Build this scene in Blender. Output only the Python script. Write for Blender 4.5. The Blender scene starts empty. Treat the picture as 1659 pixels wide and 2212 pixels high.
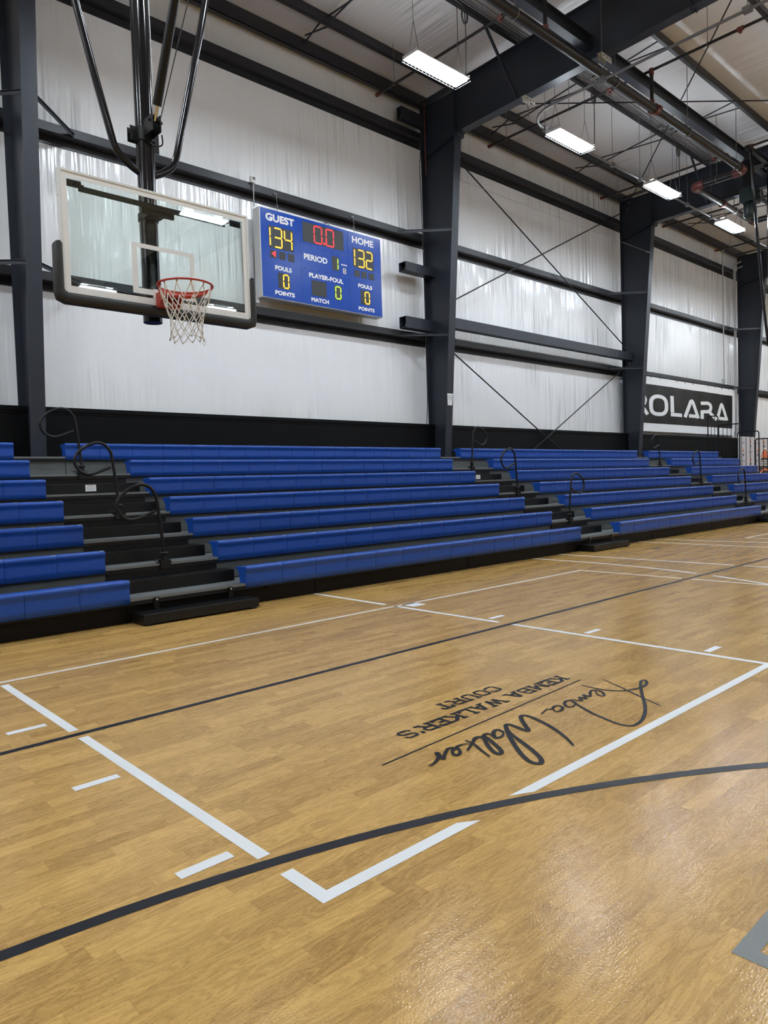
import bpy, math, random
from mathutils import Vector, Matrix

random.seed(7)
scene = bpy.context.scene
COL = scene.collection

# ---------------------------------------------------------------- camera
cam_data = bpy.data.cameras.new('camera')
cam_data.sensor_fit = 'HORIZONTAL'
cam_data.sensor_width = 36.0
cam_data.lens = 36.0 * 1543.525 / 1659.0
cam_data.clip_start = 0.05
cam_data.clip_end = 200
cam = bpy.data.objects.new('camera', cam_data)
COL.objects.link(cam)
_r = (0.7362109, -0.6760123, -0.0316353)
_u = (0.0515259, 0.0093816, 0.9986276)
_d = (0.6747878, 0.7368306, -0.0417389)
cam.matrix_world = Matrix(((_r[0], _u[0], -_d[0], -3.07941), (_r[1], _u[1], -_d[1], -6.25927),
                           (_r[2], _u[2], -_d[2], 1.25523), (0, 0, 0, 1)))
scene.camera = cam

# ---------------------------------------------------------------- world, exposure
world = bpy.data.worlds.new('world')
scene.world = world
world.use_nodes = True
world.node_tree.nodes['Background'].inputs[0].default_value = (0.02, 0.022, 0.025, 1)
world.node_tree.nodes['Background'].inputs[1].default_value = 1.0
LAMP_STRENGTH = 89.0
UPLIGHT_STRENGTH = 55.0
LAMP_COLOR = (0.90, 1.0, 1.09, 1)
scene.view_settings.view_transform = 'Standard'
scene.view_settings.look = 'None'
scene.view_settings.exposure = 0.0
scene.view_settings.gamma = 1.0
scene.view_settings.use_curve_mapping = False
cy = scene.cycles
cy.use_denoising = True
cy.use_adaptive_sampling = True
cy.adaptive_threshold = 0.015
cy.max_bounces = 7
cy.diffuse_bounces = 4
cy.glossy_bounces = 4
cy.transparent_max_bounces = 12
cy.sample_clamp_indirect = 6.0
cy.caustics_reflective = False
cy.caustics_refractive = False


# ---------------------------------------------------------------- helpers
class MB:
    """collects faces, then links them as one mesh object"""

    def __init__(self):
        self.v, self.f, self.s = [], [], []

    def add(self, vs, fs, smooth=False):
        b = len(self.v)
        self.v += [tuple(p) for p in vs]
        for f in fs:
            self.f.append([b + i for i in f])
            self.s.append(smooth)

    def box(self, x0, x1, y0, y1, z0, z1):
        self.add([(x0, y0, z0), (x1, y0, z0), (x1, y1, z0), (x0, y1, z0),
                  (x0, y0, z1), (x1, y0, z1), (x1, y1, z1), (x0, y1, z1)],
                 [(0, 3, 2, 1), (4, 5, 6, 7), (0, 1, 5, 4), (1, 2, 6, 5), (2, 3, 7, 6), (3, 0, 4, 7)])
        return self

    def cbox(self, x0, x1, y0, y1, z0, z1, c):
        """box with chamfered edges along x (front/back) and ends"""
        prof = [(y0 + c, z0), (y1 - c, z0), (y1, z0 + c), (y1, z1 - c), (y1 - c, z1), (y0 + c, z1), (y0, z1 - c), (y0, z0 + c)]
        self.sweep_x(prof, x0, x1)
        return self

    def sweep_x(self, prof, x0, x1, smooth=False):
        n = len(prof)
        vs = [(x0, y, z) for y, z in prof] + [(x1, y, z) for y, z in prof]
        self.add(vs, [(i, (i + 1) % n, n + (i + 1) % n, n + i) for i in range(n)], smooth)
        self.add(vs, [tuple(range(n - 1, -1, -1)), tuple(range(n, 2 * n))])
        return self

    def sweep_y(self, prof, y0, y1):
        n = len(prof)
        vs = [(x, y0, z) for x, z in prof] + [(x, y1, z) for x, z in prof]
        self.add(vs, [(i, (i + 1) % n, n + (i + 1) % n, n + i) for i in range(n)])
        self.add(vs, [tuple(range(n - 1, -1, -1)), tuple(range(n, 2 * n))])
        return self

    def poly_y(self, pts, y0, y1):
        """(x, z) outline given thickness between y0 and y1"""
        return self.sweep_y(pts, y0, y1)

    def bar(self, p, q, w, h, up=(0, 0, 1)):
        p, q = Vector(p), Vector(q)
        d = (q - p).normalized()
        up = Vector(up)
        if abs(d.dot(up)) > 0.98:
            up = Vector((0, 1, 0))
        s = d.cross(up).normalized() * (w / 2)
        t = s.cross(d).normalized() * (h / 2)
        self.add([p - s - t, p + s - t, p + s + t, p - s + t, q - s - t, q + s - t, q + s + t, q - s + t],
                 [(0, 3, 2, 1), (4, 5, 6, 7), (0, 1, 5, 4), (1, 2, 6, 5), (2, 3, 7, 6), (3, 0, 4, 7)])
        return self

    def tube(self, pts, r, n=10, closed=False, caps=True):
        P = [Vector(p) for p in pts]
        m = len(P)
        rs = r if isinstance(r, (list, tuple)) else [r] * m
        tang = []
        for i in range(m):
            if closed:
                t = P[(i + 1) % m] - P[i - 1]
            else:
                t = P[min(i + 1, m - 1)] - P[max(i - 1, 0)]
            tang.append(t.normalized())
        ref = Vector((0, 0, 1)) if abs(tang[0].z) < 0.9 else Vector((1, 0, 0))
        nrm = (ref - tang[0] * ref.dot(tang[0])).normalized()
        vs = []
        for i in range(m):
            nrm = (nrm - tang[i] * nrm.dot(tang[i])).normalized()
            bn = tang[i].cross(nrm)
            for k in range(n):
                a = 2 * math.pi * k / n
                vs.append(P[i] + (nrm * math.cos(a) + bn * math.sin(a)) * rs[i])
        fs = []
        for i in range(m if closed else m - 1):
            j = (i + 1) % m
            for k in range(n):
                fs.append((i * n + k, i * n + (k + 1) % n, j * n + (k + 1) % n, j * n + k))
        self.add(vs, fs, True)
        if caps and not closed:
            self.add(vs, [tuple(range(n - 1, -1, -1)), tuple(range((m - 1) * n, m * n))])
        return self

    def ring(self, c, r0, r1, z0, z1, n=40):
        """flat annulus of rectangular section"""
        vs = []
        for k in range(n):
            a = 2 * math.pi * k / n
            for r, z in ((r0, z0), (r1, z0), (r1, z1), (r0, z1)):
                vs.append((c[0] + r * math.cos(a), c[1] + r * math.sin(a), z))
        fs = []
        for k in range(n):
            a, b = 4 * k, 4 * ((k + 1) % n)
            for i in range(4):
                j = (i + 1) % 4
                fs.append((a + i, a + j, b + j, b + i))
        self.add(vs, fs, True)
        return self

    def ribbon(self, pts, w, z=0.0012, axis='floor', y=0.0, closed=False, taper=0, lift=0.0):
        """painted stroke: flat ribbon along 2D points on the floor or on a wall plane"""
        n = len(pts)
        L, R = [], []
        for i, p in enumerate(pts):
            if closed:
                a, b = pts[i - 1], pts[(i + 1) % n]
            else:
                a, b = pts[max(i - 1, 0)], pts[min(i + 1, n - 1)]
            tx, ty = b[0] - a[0], b[1] - a[1]
            l = math.hypot(tx, ty) or 1
            ww = w
            if taper and not closed:
                e = min(i, n - 1 - i)
                ww = w * (0.45 + 0.55 * min(1, e / taper))
            nx, ny = -ty / l * ww / 2, tx / l * ww / 2
            L.append((p[0] + nx, p[1] + ny))
            R.append((p[0] - nx, p[1] - ny))
        f3 = (lambda q, i: (q[0], q[1], z + lift * i)) if axis == 'floor' else (lambda q, i: (q[0], y, q[1]))
        vs = [f3(q, i) for i, q in enumerate(L)] + [f3(q, i) for i, q in enumerate(R)]
        m = n if closed else n - 1
        fs = [(n + i, n + (i + 1) % n, (i + 1) % n, i) for i in range(m)]
        self.add(vs, fs)
        return self

    def build(self, name, mat, parent=None, label=None, bevel=0):
        off = Vector((0, 0, 0))
        if parent is not None:
            o = parent
            while o is not None:
                off += o.location
                o = o.parent
        me = bpy.data.meshes.new(name)
        me.from_pydata([tuple(Vector(p) - off) for p in self.v], [], self.f)
        for p, s in zip(me.polygons, self.s):
            p.use_smooth = s
        me.update()
        me.materials.append(mat)
        ob = bpy.data.objects.new(name, me)
        COL.objects.link(ob)
        if parent is not None:
            ob.parent = parent
        if label:
            ob['label'] = label
        if bevel:
            b = ob.modifiers.new('bevel', 'BEVEL')
            b.width = bevel
            b.segments = 2
            b.limit_method = 'ANGLE'
        return ob


def thing(name, label, cat, loc=(0, 0, 0), group=None):
    o = bpy.data.objects.new(name, None)
    o.empty_display_size = 0.1
    COL.objects.link(o)
    o.location = loc
    o['label'] = label
    o['category'] = cat
    if group:
        o['group'] = group
    return o


def tag(o, label, cat, group=None, kind=None):
    o['label'] = label
    o['category'] = cat
    if group:
        o['group'] = group
    if kind:
        o['kind'] = kind
    return o


def struct(name, mb, mat, label=None):
    o = mb.build(name, mat)
    o['kind'] = 'structure'
    if label:
        o['label'] = label
    return o


def dup(root, loc, label=None, group=None):
    r = root.copy()
    COL.objects.link(r)
    r.location = loc
    if label:
        r['label'] = label
    if group:
        r['group'] = group
    for ch in list(root.children):
        c = ch.copy()
        COL.objects.link(c)
        c.parent = r
        for g in list(ch.children):
            d = g.copy()
            COL.objects.link(d)
            d.parent = c
    return r


def smooth_line(pts, k=6, closed=False):
    out = []
    n = len(pts)
    rng = n if closed else n - 1
    for i in range(rng):
        g = (lambda j: pts[j % n]) if closed else (lambda j: pts[max(0, min(n - 1, j))])
        p0, p1, p2, p3 = g(i - 1), g(i), g(i + 1), g(i + 2)
        for s in range(k):
            t = s / k
            out.append(tuple(0.5 * ((2 * p1[d]) + (-p0[d] + p2[d]) * t + (2 * p0[d] - 5 * p1[d] + 4 * p2[d] - p3[d]) * t * t
                                    + (-p0[d] + 3 * p1[d] - 3 * p2[d] + p3[d]) * t ** 3) for d in range(len(p1))))
    if not closed:
        out.append(tuple(pts[-1]))
    return out


_text_cache = {}


def text_faces(s, bold=0.0):
    """outline text turned into triangles, scaled to the unit square"""
    key = (s, bold)
    if key in _text_cache:
        return _text_cache[key]
    cu = bpy.data.curves.new('lettering', 'FONT')
    cu.body = s
    cu.resolution_u = 4
    cu.offset = bold
    cu.space_character = 1.0 + bold * 1.6
    ob = bpy.data.objects.new('lettering', cu)
    COL.objects.link(ob)
    dg = bpy.context.evaluated_depsgraph_get()
    dg.update()
    me = bpy.data.meshes.new_from_object(ob.evaluated_get(dg))
    vs = [tuple(v.co) for v in me.vertices]
    fs = [tuple(p.vertices) for p in me.polygons]
    COL.objects.unlink(ob)
    bpy.data.objects.remove(ob)
    bpy.data.curves.remove(cu)
    bpy.data.meshes.remove(me)
    x0, x1 = min(v[0] for v in vs), max(v[0] for v in vs)
    y0, y1 = min(v[1] for v in vs), max(v[1] for v in vs)
    vs = [((v[0] - x0) / (x1 - x0), (v[1] - y0) / (y1 - y0)) for v in vs]
    _text_cache[key] = (vs, fs)
    return vs, fs


def put_text(mb, s, x0, x1, z0, z1, y, bold=0.0):
    """lettering facing -y; bold (in metres) thickens every stroke by overlaying shifted outlines"""
    vs, fs = text_faces(s, 0.0)
    sh = [(0, 0)]
    if bold:
        sh += [(math.cos(a * math.pi / 4) * bold, math.sin(a * math.pi / 4) * bold) for a in range(8)]
    x0, x1, z0, z1 = x0 + bold, x1 - bold, z0 + bold, z1 - bold
    for i, (dx, dz) in enumerate(sh):
        mb.add([(x0 + v[0] * (x1 - x0) + dx, y - .00003 * i, z0 + v[1] * (z1 - z0) + dz) for v in vs], fs)
    return mb


# ---------------------------------------------------------------- materials
def new_mat(name):
    m = bpy.data.materials.new(name)
    m.use_nodes = True
    nt = m.node_tree
    return m, nt, nt.nodes['Principled BSDF']


def N(nt, t, **kw):
    n = nt.nodes.new(t)
    for k, v in kw.items():
        setattr(n, k, v)
    return n


def math_node(nt, op, a, b=None, c=None):
    n = nt.nodes.new('ShaderNodeMath')
    n.operation = op
    for i, v in enumerate((a, b, c)):
        if v is None:
            continue
        if isinstance(v, (int, float)):
            n.inputs[i].default_value = v
        else:
            nt.links.new(v, n.inputs[i])
    return n.outputs[0]


def plain(name, col, rough=0.5, metal=0.0, spec=0.5, bump=0.0, bscale=60, vary=0.0, coat=0.0):
    m, nt, b = new_mat(name)
    b.inputs['Base Color'].default_value = (*col, 1)
    b.inputs['Roughness'].default_value = rough
    b.inputs['Metallic'].default_value = metal
    b.inputs['Specular IOR Level'].default_value = spec
    b.inputs['Coat Weight'].default_value = coat
    b.inputs['Coat Roughness'].default_value = 0.1
    tc = N(nt, 'ShaderNodeTexCoord')
    if vary:
        no = N(nt, 'ShaderNodeTexNoise')
        no.inputs['Scale'].default_value = 3.0
        no.inputs['Detail'].default_value = 5
        nt.links.new(tc.outputs['Object'], no.inputs['Vector'])
        mx = N(nt, 'ShaderNodeMix', data_type='RGBA')
        mx.inputs[6].default_value = (*[c * (1 - vary) for c in col], 1)
        mx.inputs[7].default_value = (*[min(1, c * (1 + vary)) for c in col], 1)
        nt.links.new(no.outputs['Fac'], mx.inputs[0])
        nt.links.new(mx.outputs[2], b.inputs['Base Color'])
    if bump:
        no = N(nt, 'ShaderNodeTexNoise')
        no.inputs['Scale'].default_value = bscale
        no.inputs['Detail'].default_value = 3
        nt.links.new(tc.outputs['Object'], no.inputs['Vector'])
        bp = N(nt, 'ShaderNodeBump')
        bp.inputs['Strength'].default_value = bump
        bp.inputs['Distance'].default_value = 0.002
        nt.links.new(no.outputs['Fac'], bp.inputs['Height'])
        nt.links.new(bp.outputs[0], b.inputs['Normal'])
    return m


def glow(name, col, strength):
    m, nt, b = new_mat(name)
    b.inputs['Base Color'].default_value = (*[c * 0.2 for c in col[:3]], 1)
    b.inputs['Emission Color'].default_value = (*col[:3], 1)
    b.inputs['Emission Strength'].default_value = strength
    return m


def wood_floor():
    m, nt, b = new_mat('wood_plank_vinyl')
    L = nt.links.new
    tc = N(nt, 'ShaderNodeTexCoord')
    sp = N(nt, 'ShaderNodeSeparateXYZ')
    L(tc.outputs['Object'], sp.inputs[0])
    x, y = sp.outputs[0], sp.outputs[1]
    W, PL = 0.071, 0.43
    yy = math_node(nt, 'DIVIDE', y, W)
    row = math_node(nt, 'FLOOR', yy)
    wn = N(nt, 'ShaderNodeTexWhiteNoise', noise_dimensions='1D')
    L(row, wn.inputs['W'])
    xx = math_node(nt, 'ADD', math_node(nt, 'DIVIDE', x, PL), math_node(nt, 'MULTIPLY', wn.outputs['Value'], 9.7))
    colu = math_node(nt, 'FLOOR', xx)
    cv = N(nt, 'ShaderNodeCombineXYZ')
    L(row, cv.inputs[0]); L(colu, cv.inputs[1])
    wid = N(nt, 'ShaderNodeTexWhiteNoise', noise_dimensions='3D')
    L(cv.outputs[0], wid.inputs['Vector'])
    pid = wid.outputs['Value']
    # cathedral grain: contour lines of a stretched noise, shifted per plank
    gv = N(nt, 'ShaderNodeCombineXYZ')
    L(math_node(nt, 'MULTIPLY', x, 1.9), gv.inputs[0])
    L(math_node(nt, 'MULTIPLY', y, 10.0), gv.inputs[1])
    L(math_node(nt, 'MULTIPLY', pid, 57.0), gv.inputs[2])
    n1 = N(nt, 'ShaderNodeTexNoise')
    n1.inputs['Scale'].default_value = 1.35
    n1.inputs['Detail'].default_value = 2.5
    n1.inputs['Distortion'].default_value = 0.35
    L(gv.outputs[0], n1.inputs['Vector'])
    rings = math_node(nt, 'ADD', math_node(nt, 'MULTIPLY', math_node(nt, 'SINE', math_node(nt, 'MULTIPLY', n1.outputs['Fac'], 70.0)), 0.5), 0.5)
    # fine streaks
    fv = N(nt, 'ShaderNodeCombineXYZ')
    L(math_node(nt, 'MULTIPLY', x, 5.0), fv.inputs[0])
    L(math_node(nt, 'MULTIPLY', y, 150.0), fv.inputs[1])
    L(math_node(nt, 'MULTIPLY', pid, 31.0), fv.inputs[2])
    n2 = N(nt, 'ShaderNodeTexNoise')
    n2.inputs['Scale'].default_value = 1.6
    n2.inputs['Detail'].default_value = 4
    L(fv.outputs[0], n2.inputs['Vector'])
    # tone
    t = math_node(nt, 'ADD', 0.56, math_node(nt, 'MULTIPLY', math_node(nt, 'SUBTRACT', pid, 0.5), 0.40))
    t = math_node(nt, 'ADD', t, math_node(nt, 'MULTIPLY', math_node(nt, 'SUBTRACT', rings, 0.5), 0.26))
    t = math_node(nt, 'ADD', t, math_node(nt, 'MULTIPLY', math_node(nt, 'SUBTRACT', n1.outputs['Fac'], 0.5), 0.45))
    t = math_node(nt, 'ADD', t, math_node(nt, 'MULTIPLY', math_node(nt, 'SUBTRACT', n2.outputs['Fac'], 0.5), 0.5))
    # seams
    fy = math_node(nt, 'FRACT', yy)
    ey = math_node(nt, 'MULTIPLY', math_node(nt, 'MINIMUM', fy, math_node(nt, 'SUBTRACT', 1.0, fy)), W)
    fx = math_node(nt, 'FRACT', xx)
    ex = math_node(nt, 'MULTIPLY', math_node(nt, 'MINIMUM', fx, math_node(nt, 'SUBTRACT', 1.0, fx)), PL)
    seam = math_node(nt, 'LESS_THAN', math_node(nt, 'MINIMUM', ey, ex), 0.0007)
    t = math_node(nt, 'SUBTRACT', t, math_node(nt, 'MULTIPLY', seam, 0.3))
    # dark pores of the printed oak
    pm = N(nt, 'ShaderNodeMapping')
    pm.inputs['Scale'].default_value = (75, 190, 1)
    L(tc.outputs['Object'], pm.inputs[0])
    pn = N(nt, 'ShaderNodeTexNoise')
    pn.inputs['Scale'].default_value = 1.0
    pn.inputs['Detail'].default_value = 1
    L(pm.outputs[0], pn.inputs['Vector'])
    pores = math_node(nt, 'MAXIMUM', math_node(nt, 'SUBTRACT', pn.outputs['Fac'], 0.57), 0.0)
    pores = math_node(nt, 'MINIMUM', math_node(nt, 'MULTIPLY', pores, 8.0), 0.5)
    cr = N(nt, 'ShaderNodeValToRGB')
    cr.color_ramp.elements[0].position = 0.0
    cr.color_ramp.elements[0].color = FLOOR_DARK
    cr.color_ramp.elements[1].position = 1.0
    cr.color_ramp.elements[1].color = FLOOR_LIGHT
    L(math_node(nt, 'SUBTRACT', t, math_node(nt, 'MULTIPLY', pores, 0.42)), cr.inputs[0])
    L(cr.outputs[0], b.inputs['Base Color'])
    b.inputs['Roughness'].default_value = 0.19
    b.inputs['Specular IOR Level'].default_value = 0.24
    # pebbled vinyl embossing
    pv = N(nt, 'ShaderNodeMapping')
    pv.inputs['Scale'].default_value = (120, 190, 1)
    L(tc.outputs['Object'], pv.inputs[0])
    n3 = N(nt, 'ShaderNodeTexNoise')
    n3.inputs['Scale'].default_value = 1.0
    n3.inputs['Detail'].default_value = 0
    L(pv.outputs[0], n3.inputs['Vector'])
    bp = N(nt, 'ShaderNodeBump')
    bp.inputs['Strength'].default_value = 0.24
    bp.inputs['Distance'].default_value = 0.0018
    L(n3.outputs['Fac'], bp.inputs['Height'])
    L(bp.outputs[0], b.inputs['Normal'])
    return m


FLOOR_DARK = (0.270, 0.145, 0.042, 1)
FLOOR_LIGHT = (0.65, 0.40, 0.130, 1)


def liner_fabric(name, col, across, along, girts=False, rough=0.33, strength=0.5):
    """white glossy insulation facing with pulled wrinkles; across/along are axis indices"""
    m, nt, b = new_mat(name)
    L = nt.links.new
    tc = N(nt, 'ShaderNodeTexCoord')
    sp = N(nt, 'ShaderNodeSeparateXYZ')
    L(tc.outputs['Object'], sp.inputs[0])
    a, l = sp.outputs[across], sp.outputs[along]
    hs = []
    for fa, fl, dt in ((4.5, 0.20, 2), (17.0, 0.6, 1)):
        cv = N(nt, 'ShaderNodeCombineXYZ')
        L(math_node(nt, 'MULTIPLY', a, fa), cv.inputs[0])
        L(math_node(nt, 'MULTIPLY', l, fl), cv.inputs[1])
        n = N(nt, 'ShaderNodeTexNoise')
        n.inputs['Scale'].default_value = 1.0
        n.inputs['Detail'].default_value = dt
        n.inputs['Distortion'].default_value = 0.25
        L(cv.outputs[0], n.inputs['Vector'])
        hs.append(n.outputs['Fac'])
    mk = N(nt, 'ShaderNodeTexNoise')
    mk.inputs['Scale'].default_value = 0.75
    mk.inputs['Detail'].default_value = 1
    L(tc.outputs['Object'], mk.inputs['Vector'])
    mask = math_node(nt, 'MULTIPLY', math_node(nt, 'MAXIMUM', math_node(nt, 'SUBTRACT', mk.outputs['Fac'], 0.47), 0.03), 11.0)
    if girts:
        d = math_node(nt, 'PINGPONG', math_node(nt, 'SUBTRACT', l, 4.36), 1.09)
        near = math_node(nt, 'POWER', math_node(nt, 'SUBTRACT', 1.0, math_node(nt, 'DIVIDE', d, 1.1)), 5.0)
        mask = math_node(nt, 'ADD', mask, math_node(nt, 'MULTIPLY', near, 1.0))
    h = math_node(nt, 'ADD', math_node(nt, 'MULTIPLY', hs[0], 1.3), math_node(nt, 'SUBTRACT', math_node(nt, 'MULTIPLY', hs[1], 0.26), 0.78))
    h = math_node(nt, 'MULTIPLY', h, mask)
    bn = N(nt, 'ShaderNodeTexNoise')
    bn.inputs['Scale'].default_value = 0.9
    bn.inputs['Detail'].default_value = 0
    L(tc.outputs['Object'], bn.inputs['Vector'])
    h = math_node(nt, 'ADD', h, math_node(nt, 'MULTIPLY', bn.outputs['Fac'], 0.35))
    # sewn seam every 1.22 m
    sm = math_node(nt, 'PINGPONG', math_node(nt, 'ADD', a, 0.31), 0.61)
    sm = math_node(nt, 'LESS_THAN', sm, 0.006)
    h = math_node(nt, 'SUBTRACT', h, math_node(nt, 'MULTIPLY', sm, 0.12))
    bp = N(nt, 'ShaderNodeBump')
    bp.inputs['Strength'].default_value = strength
    bp.inputs['Distance'].default_value = 0.05
    L(h, bp.inputs['Height'])
    L(bp.outputs[0], b.inputs['Normal'])
    b.inputs['Base Color'].default_value = (*col, 1)
    b.inputs['Roughness'].default_value = rough
    b.inputs['Specular IOR Level'].default_value = 0.75
    return m


def glass_mat():
    m = bpy.data.materials.new('tempered_glass')
    m.use_nodes = True
    nt = m.node_tree
    nt.nodes.remove(nt.nodes['Principled BSDF'])
    out = nt.nodes['Material Output']
    tr = N(nt, 'ShaderNodeBsdfTransparent')
    tr.inputs[0].default_value = (0.90, 0.945, 0.925, 1)
    gl = N(nt, 'ShaderNodeBsdfGlossy')
    gl.inputs['Roughness'].default_value = 0.015
    fr = N(nt, 'ShaderNodeFresnel')
    fr.inputs[0].default_value = 1.5
    mx = N(nt, 'ShaderNodeMixShader')
    nt.links.new(math_node(nt, 'MULTIPLY', fr.outputs[0], 1.0), mx.inputs[0])
    nt.links.new(tr.outputs[0], mx.inputs[1])
    nt.links.new(gl.outputs[0], mx.inputs[2])
    nt.links.new(mx.outputs[0], out.inputs[0])
    return m


M = {
    'floor': wood_floor(),
    'wall': liner_fabric('white_insulation_facing', (0.80, 0.81, 0.825), 0, 2, True, 0.21, 1.0),
    'ceil': liner_fabric('white_roof_facing', (0.80, 0.80, 0.81), 0, 1, False, 0.30, 0.8),
    'endwall': plain('white_panel', (0.62, 0.62, 0.62), 0.5),
    'steel': plain('blue_grey_painted_steel', (0.022, 0.026, 0.036), 0.42, 0, 0.35, 0.08, 40, 0.12),
    'girt': plain('dark_painted_steel', (0.022, 0.022, 0.026), 0.4, 0, 0.35, 0.05, 40, 0.12),
    'blackwall': plain('black_wainscot_paint', (0.0030, 0.0031, 0.0036), 0.6, 0, 0.12, 0.1, 30),
    'blue': plain('royal_blue_plastic', (0.007, 0.060, 0.325), 0.36, 0, 0.4, 0.08, 260),
    'blackmetal': plain('black_powder_coat', (0.0045, 0.0045, 0.005), 0.38, 0, 0.3, 0.08, 300),
    'kick': plain('dark_brown_kick_panel', (0.006, 0.0045, 0.0035), 0.5, 0, 0.15, 0.05, 60, 0.2),
    'deck': plain('grey_aluminium_deck', (0.17, 0.18, 0.18), 0.4, 0.25, 0.5, 0.15, 80, 0.12),
    'riser': plain('galvanised_riser', (0.115, 0.126, 0.126), 0.45, 0.15, 0.5, 0.1, 40, 0.2),
    'white_line': plain('white_floor_paint', (0.74, 0.76, 0.77), 0.42, 0, 0.4, 0.1, 200, 0.06),
    'cream_line': plain('cream_floor_paint', (0.70, 0.62, 0.52), 0.42, 0, 0.4, 0.1, 200, 0.06),
    'black_line': plain('charcoal_floor_paint', (0.009, 0.010, 0.014), 0.33, 0, 0.2, 0.35, 260, 0.1),
    'ink': plain('black_floor_lettering', (0.008, 0.009, 0.012), 0.4, 0, 0.12, 0.2, 260),
    'grey_line': plain('grey_floor_paint', (0.16, 0.17, 0.165), 0.4, 0, 0.4, 0.2, 260),
    'glossblack': plain('gloss_black_pipe', (0.006, 0.006, 0.008), 0.13, 0, 0.4),
    'padding': plain('black_foam_padding', (0.014, 0.014, 0.014), 0.5, 0, 0.4, 0.1, 120),
    'frame_white': plain('white_board_frame', (0.66, 0.67, 0.67), 0.35),
    'board_paint': plain('white_board_paint', (0.74, 0.75, 0.75), 0.35),
    'glass': glass_mat(),
    'rim': plain('orange_red_rim', (0.38, 0.030, 0.012), 0.35),
    'net': plain('white_net_cord', (0.72, 0.70, 0.66), 0.8),
    'chrome': plain('chrome_rod', (0.6, 0.6, 0.6), 0.12, 1.0),
    'aluminium': plain('brushed_aluminium', (0.58, 0.58, 0.57), 0.35, 0.75, 0.5),
    'scoreblue': plain('scoreboard_blue', (0.004, 0.055, 0.36), 0.25, 0, 0.28, 0.02, 6),
    'seat_tag': plain('pale_seat_tag', (0.45, 0.48, 0.55), 0.4),
    'letter_white': plain('white_lettering', (0.80, 0.80, 0.80), 0.5),
    'display': plain('black_display_panel', (0.018, 0.020, 0.022), 0.5),
    'amber': glow('amber_led', (1.0, 0.55, 0.03), 3.4),
    'redled': glow('red_led', (1.0, 0.03, 0.04), 3.2),
    'greenled': glow('green_led', (0.62, 1.0, 0.05), 2.2),
    'banner_black': plain('black_vinyl_banner', (0.009, 0.009, 0.009), 0.42, 0, 0.3),
    'banner_white': plain('white_vinyl_banner', (0.78, 0.79, 0.80), 0.45),
    'orange': plain('orange_print', (0.75, 0.18, 0.06), 0.6),
    'backdrop': plain('lilac_grey_backdrop_cloth', (0.50, 0.49, 0.53), 0.7),
    'galv': plain('galvanised_conduit', (0.20, 0.20, 0.205), 0.4, 0.6),
    'whitepipe': plain('white_painted_conduit', (0.38, 0.38, 0.38), 0.5),
    'pipe': plain('black_sprinkler_pipe', (0.010, 0.0085, 0.008), 0.42, 0, 0.4),
    'copper': plain('red_oxide_fitting', (0.12, 0.028, 0.020), 0.45),
    'zinc': plain('cream_bracket', (0.42, 0.41, 0.36), 0.5),
    'wire': plain('dark_wire', (0.03, 0.03, 0.03), 0.5),
    'steelwire': plain('bright_wire', (0.45, 0.45, 0.45), 0.35, 0.7),
    'paper': plain('white_paper', (0.80, 0.81, 0.79), 0.7),
    'redprint': plain('red_print', (0.45, 0.03, 0.03), 0.6),
    'greyprint': plain('grey_print', (0.15, 0.15, 0.15), 0.6),
    'motor': plain('dark_green_motor', (0.006, 0.017, 0.017), 0.4),
    'lamp': glow('lamp_diffuser', LAMP_COLOR, LAMP_STRENGTH),
    'uplight': glow('lamp_top_slot', LAMP_COLOR, UPLIGHT_STRENGTH),
    'lampbody': plain('white_lamp_housing', (0.65, 0.65, 0.65), 0.4),
}
ORD = ['first', 'second', 'third', 'fourth', 'fifth', 'sixth', 'seventh', 'eighth']

# ================================================================ room shell
XL, XR, YB, YF = -17.0, 44.0, 5.0, -27.0
RIDGE_Y = -11.0


def roof_z(y):
    return 9.76 + 0.018 * (YB - (y if y > RIDGE_Y else 2 * RIDGE_Y - y))


struct('floor', MB().box(XL, XR, YF, YB + 0.1, -0.1, 0.0), M['floor'])
struct('wall_back', MB().box(XL, XR, YB, YB + 0.12, 0.0, 9.9), M['wall'])
struct('wall_front', MB().box(XL, XR, YF - 0.12, YF, 0.0, 10.2), M['endwall'])
struct('wall_left', MB().box(XL - 0.12, XL, YF, YB + 0.12, 0.0, 10.2), M['endwall'])
struct('wall_right', MB().box(XR, XR + 0.12, YF, YB + 0.12, 0.0, 10.2), M['endwall'])
mb = MB()
prof = [(YB + 0.12, roof_z(YB)), (RIDGE_Y, roof_z(RIDGE_Y)), (YF - 0.12, roof_z(YF)),
        (YF - 0.12, roof_z(YF) + 0.12), (RIDGE_Y, roof_z(RIDGE_Y) + 0.12), (YB + 0.12, roof_z(YB) + 0.12)]
mb.sweep_x(prof, XL, XR)
struct('ceiling', mb, M['ceil'])

FR = [0.14, 8.58, 17.08, 25.78]          # steel frames along the wall
FRX = [-8.30] + FR + [34.2]
BAY = ['left of the leftmost column', 'in the scoreboard bay', 'in the cross-braced bay', 'in the banner bay', 'past the farthest column']
# black wainscot between the columns
for i in range(len(FRX) - 1):
    a, b = FRX[i] + 0.006, FRX[i + 1] - 0.006
    mb = MB().box(a, b, 4.70, 4.74, 0.0, 2.5)
    mb.box(a, b, 4.685, 4.70, 2.435, 2.5)
    mb.box(a, b, 4.692, 4.70, 2.40, 2.42)
    struct('trim_%d' % (i + 1), mb, M['blackwall'], 'black wainscot panelling ' + BAY[i])


# ---------------------------------------------------------------- columns and rafters
def inner_y(z):
    return 4.487 - 0.0788 * z


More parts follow.
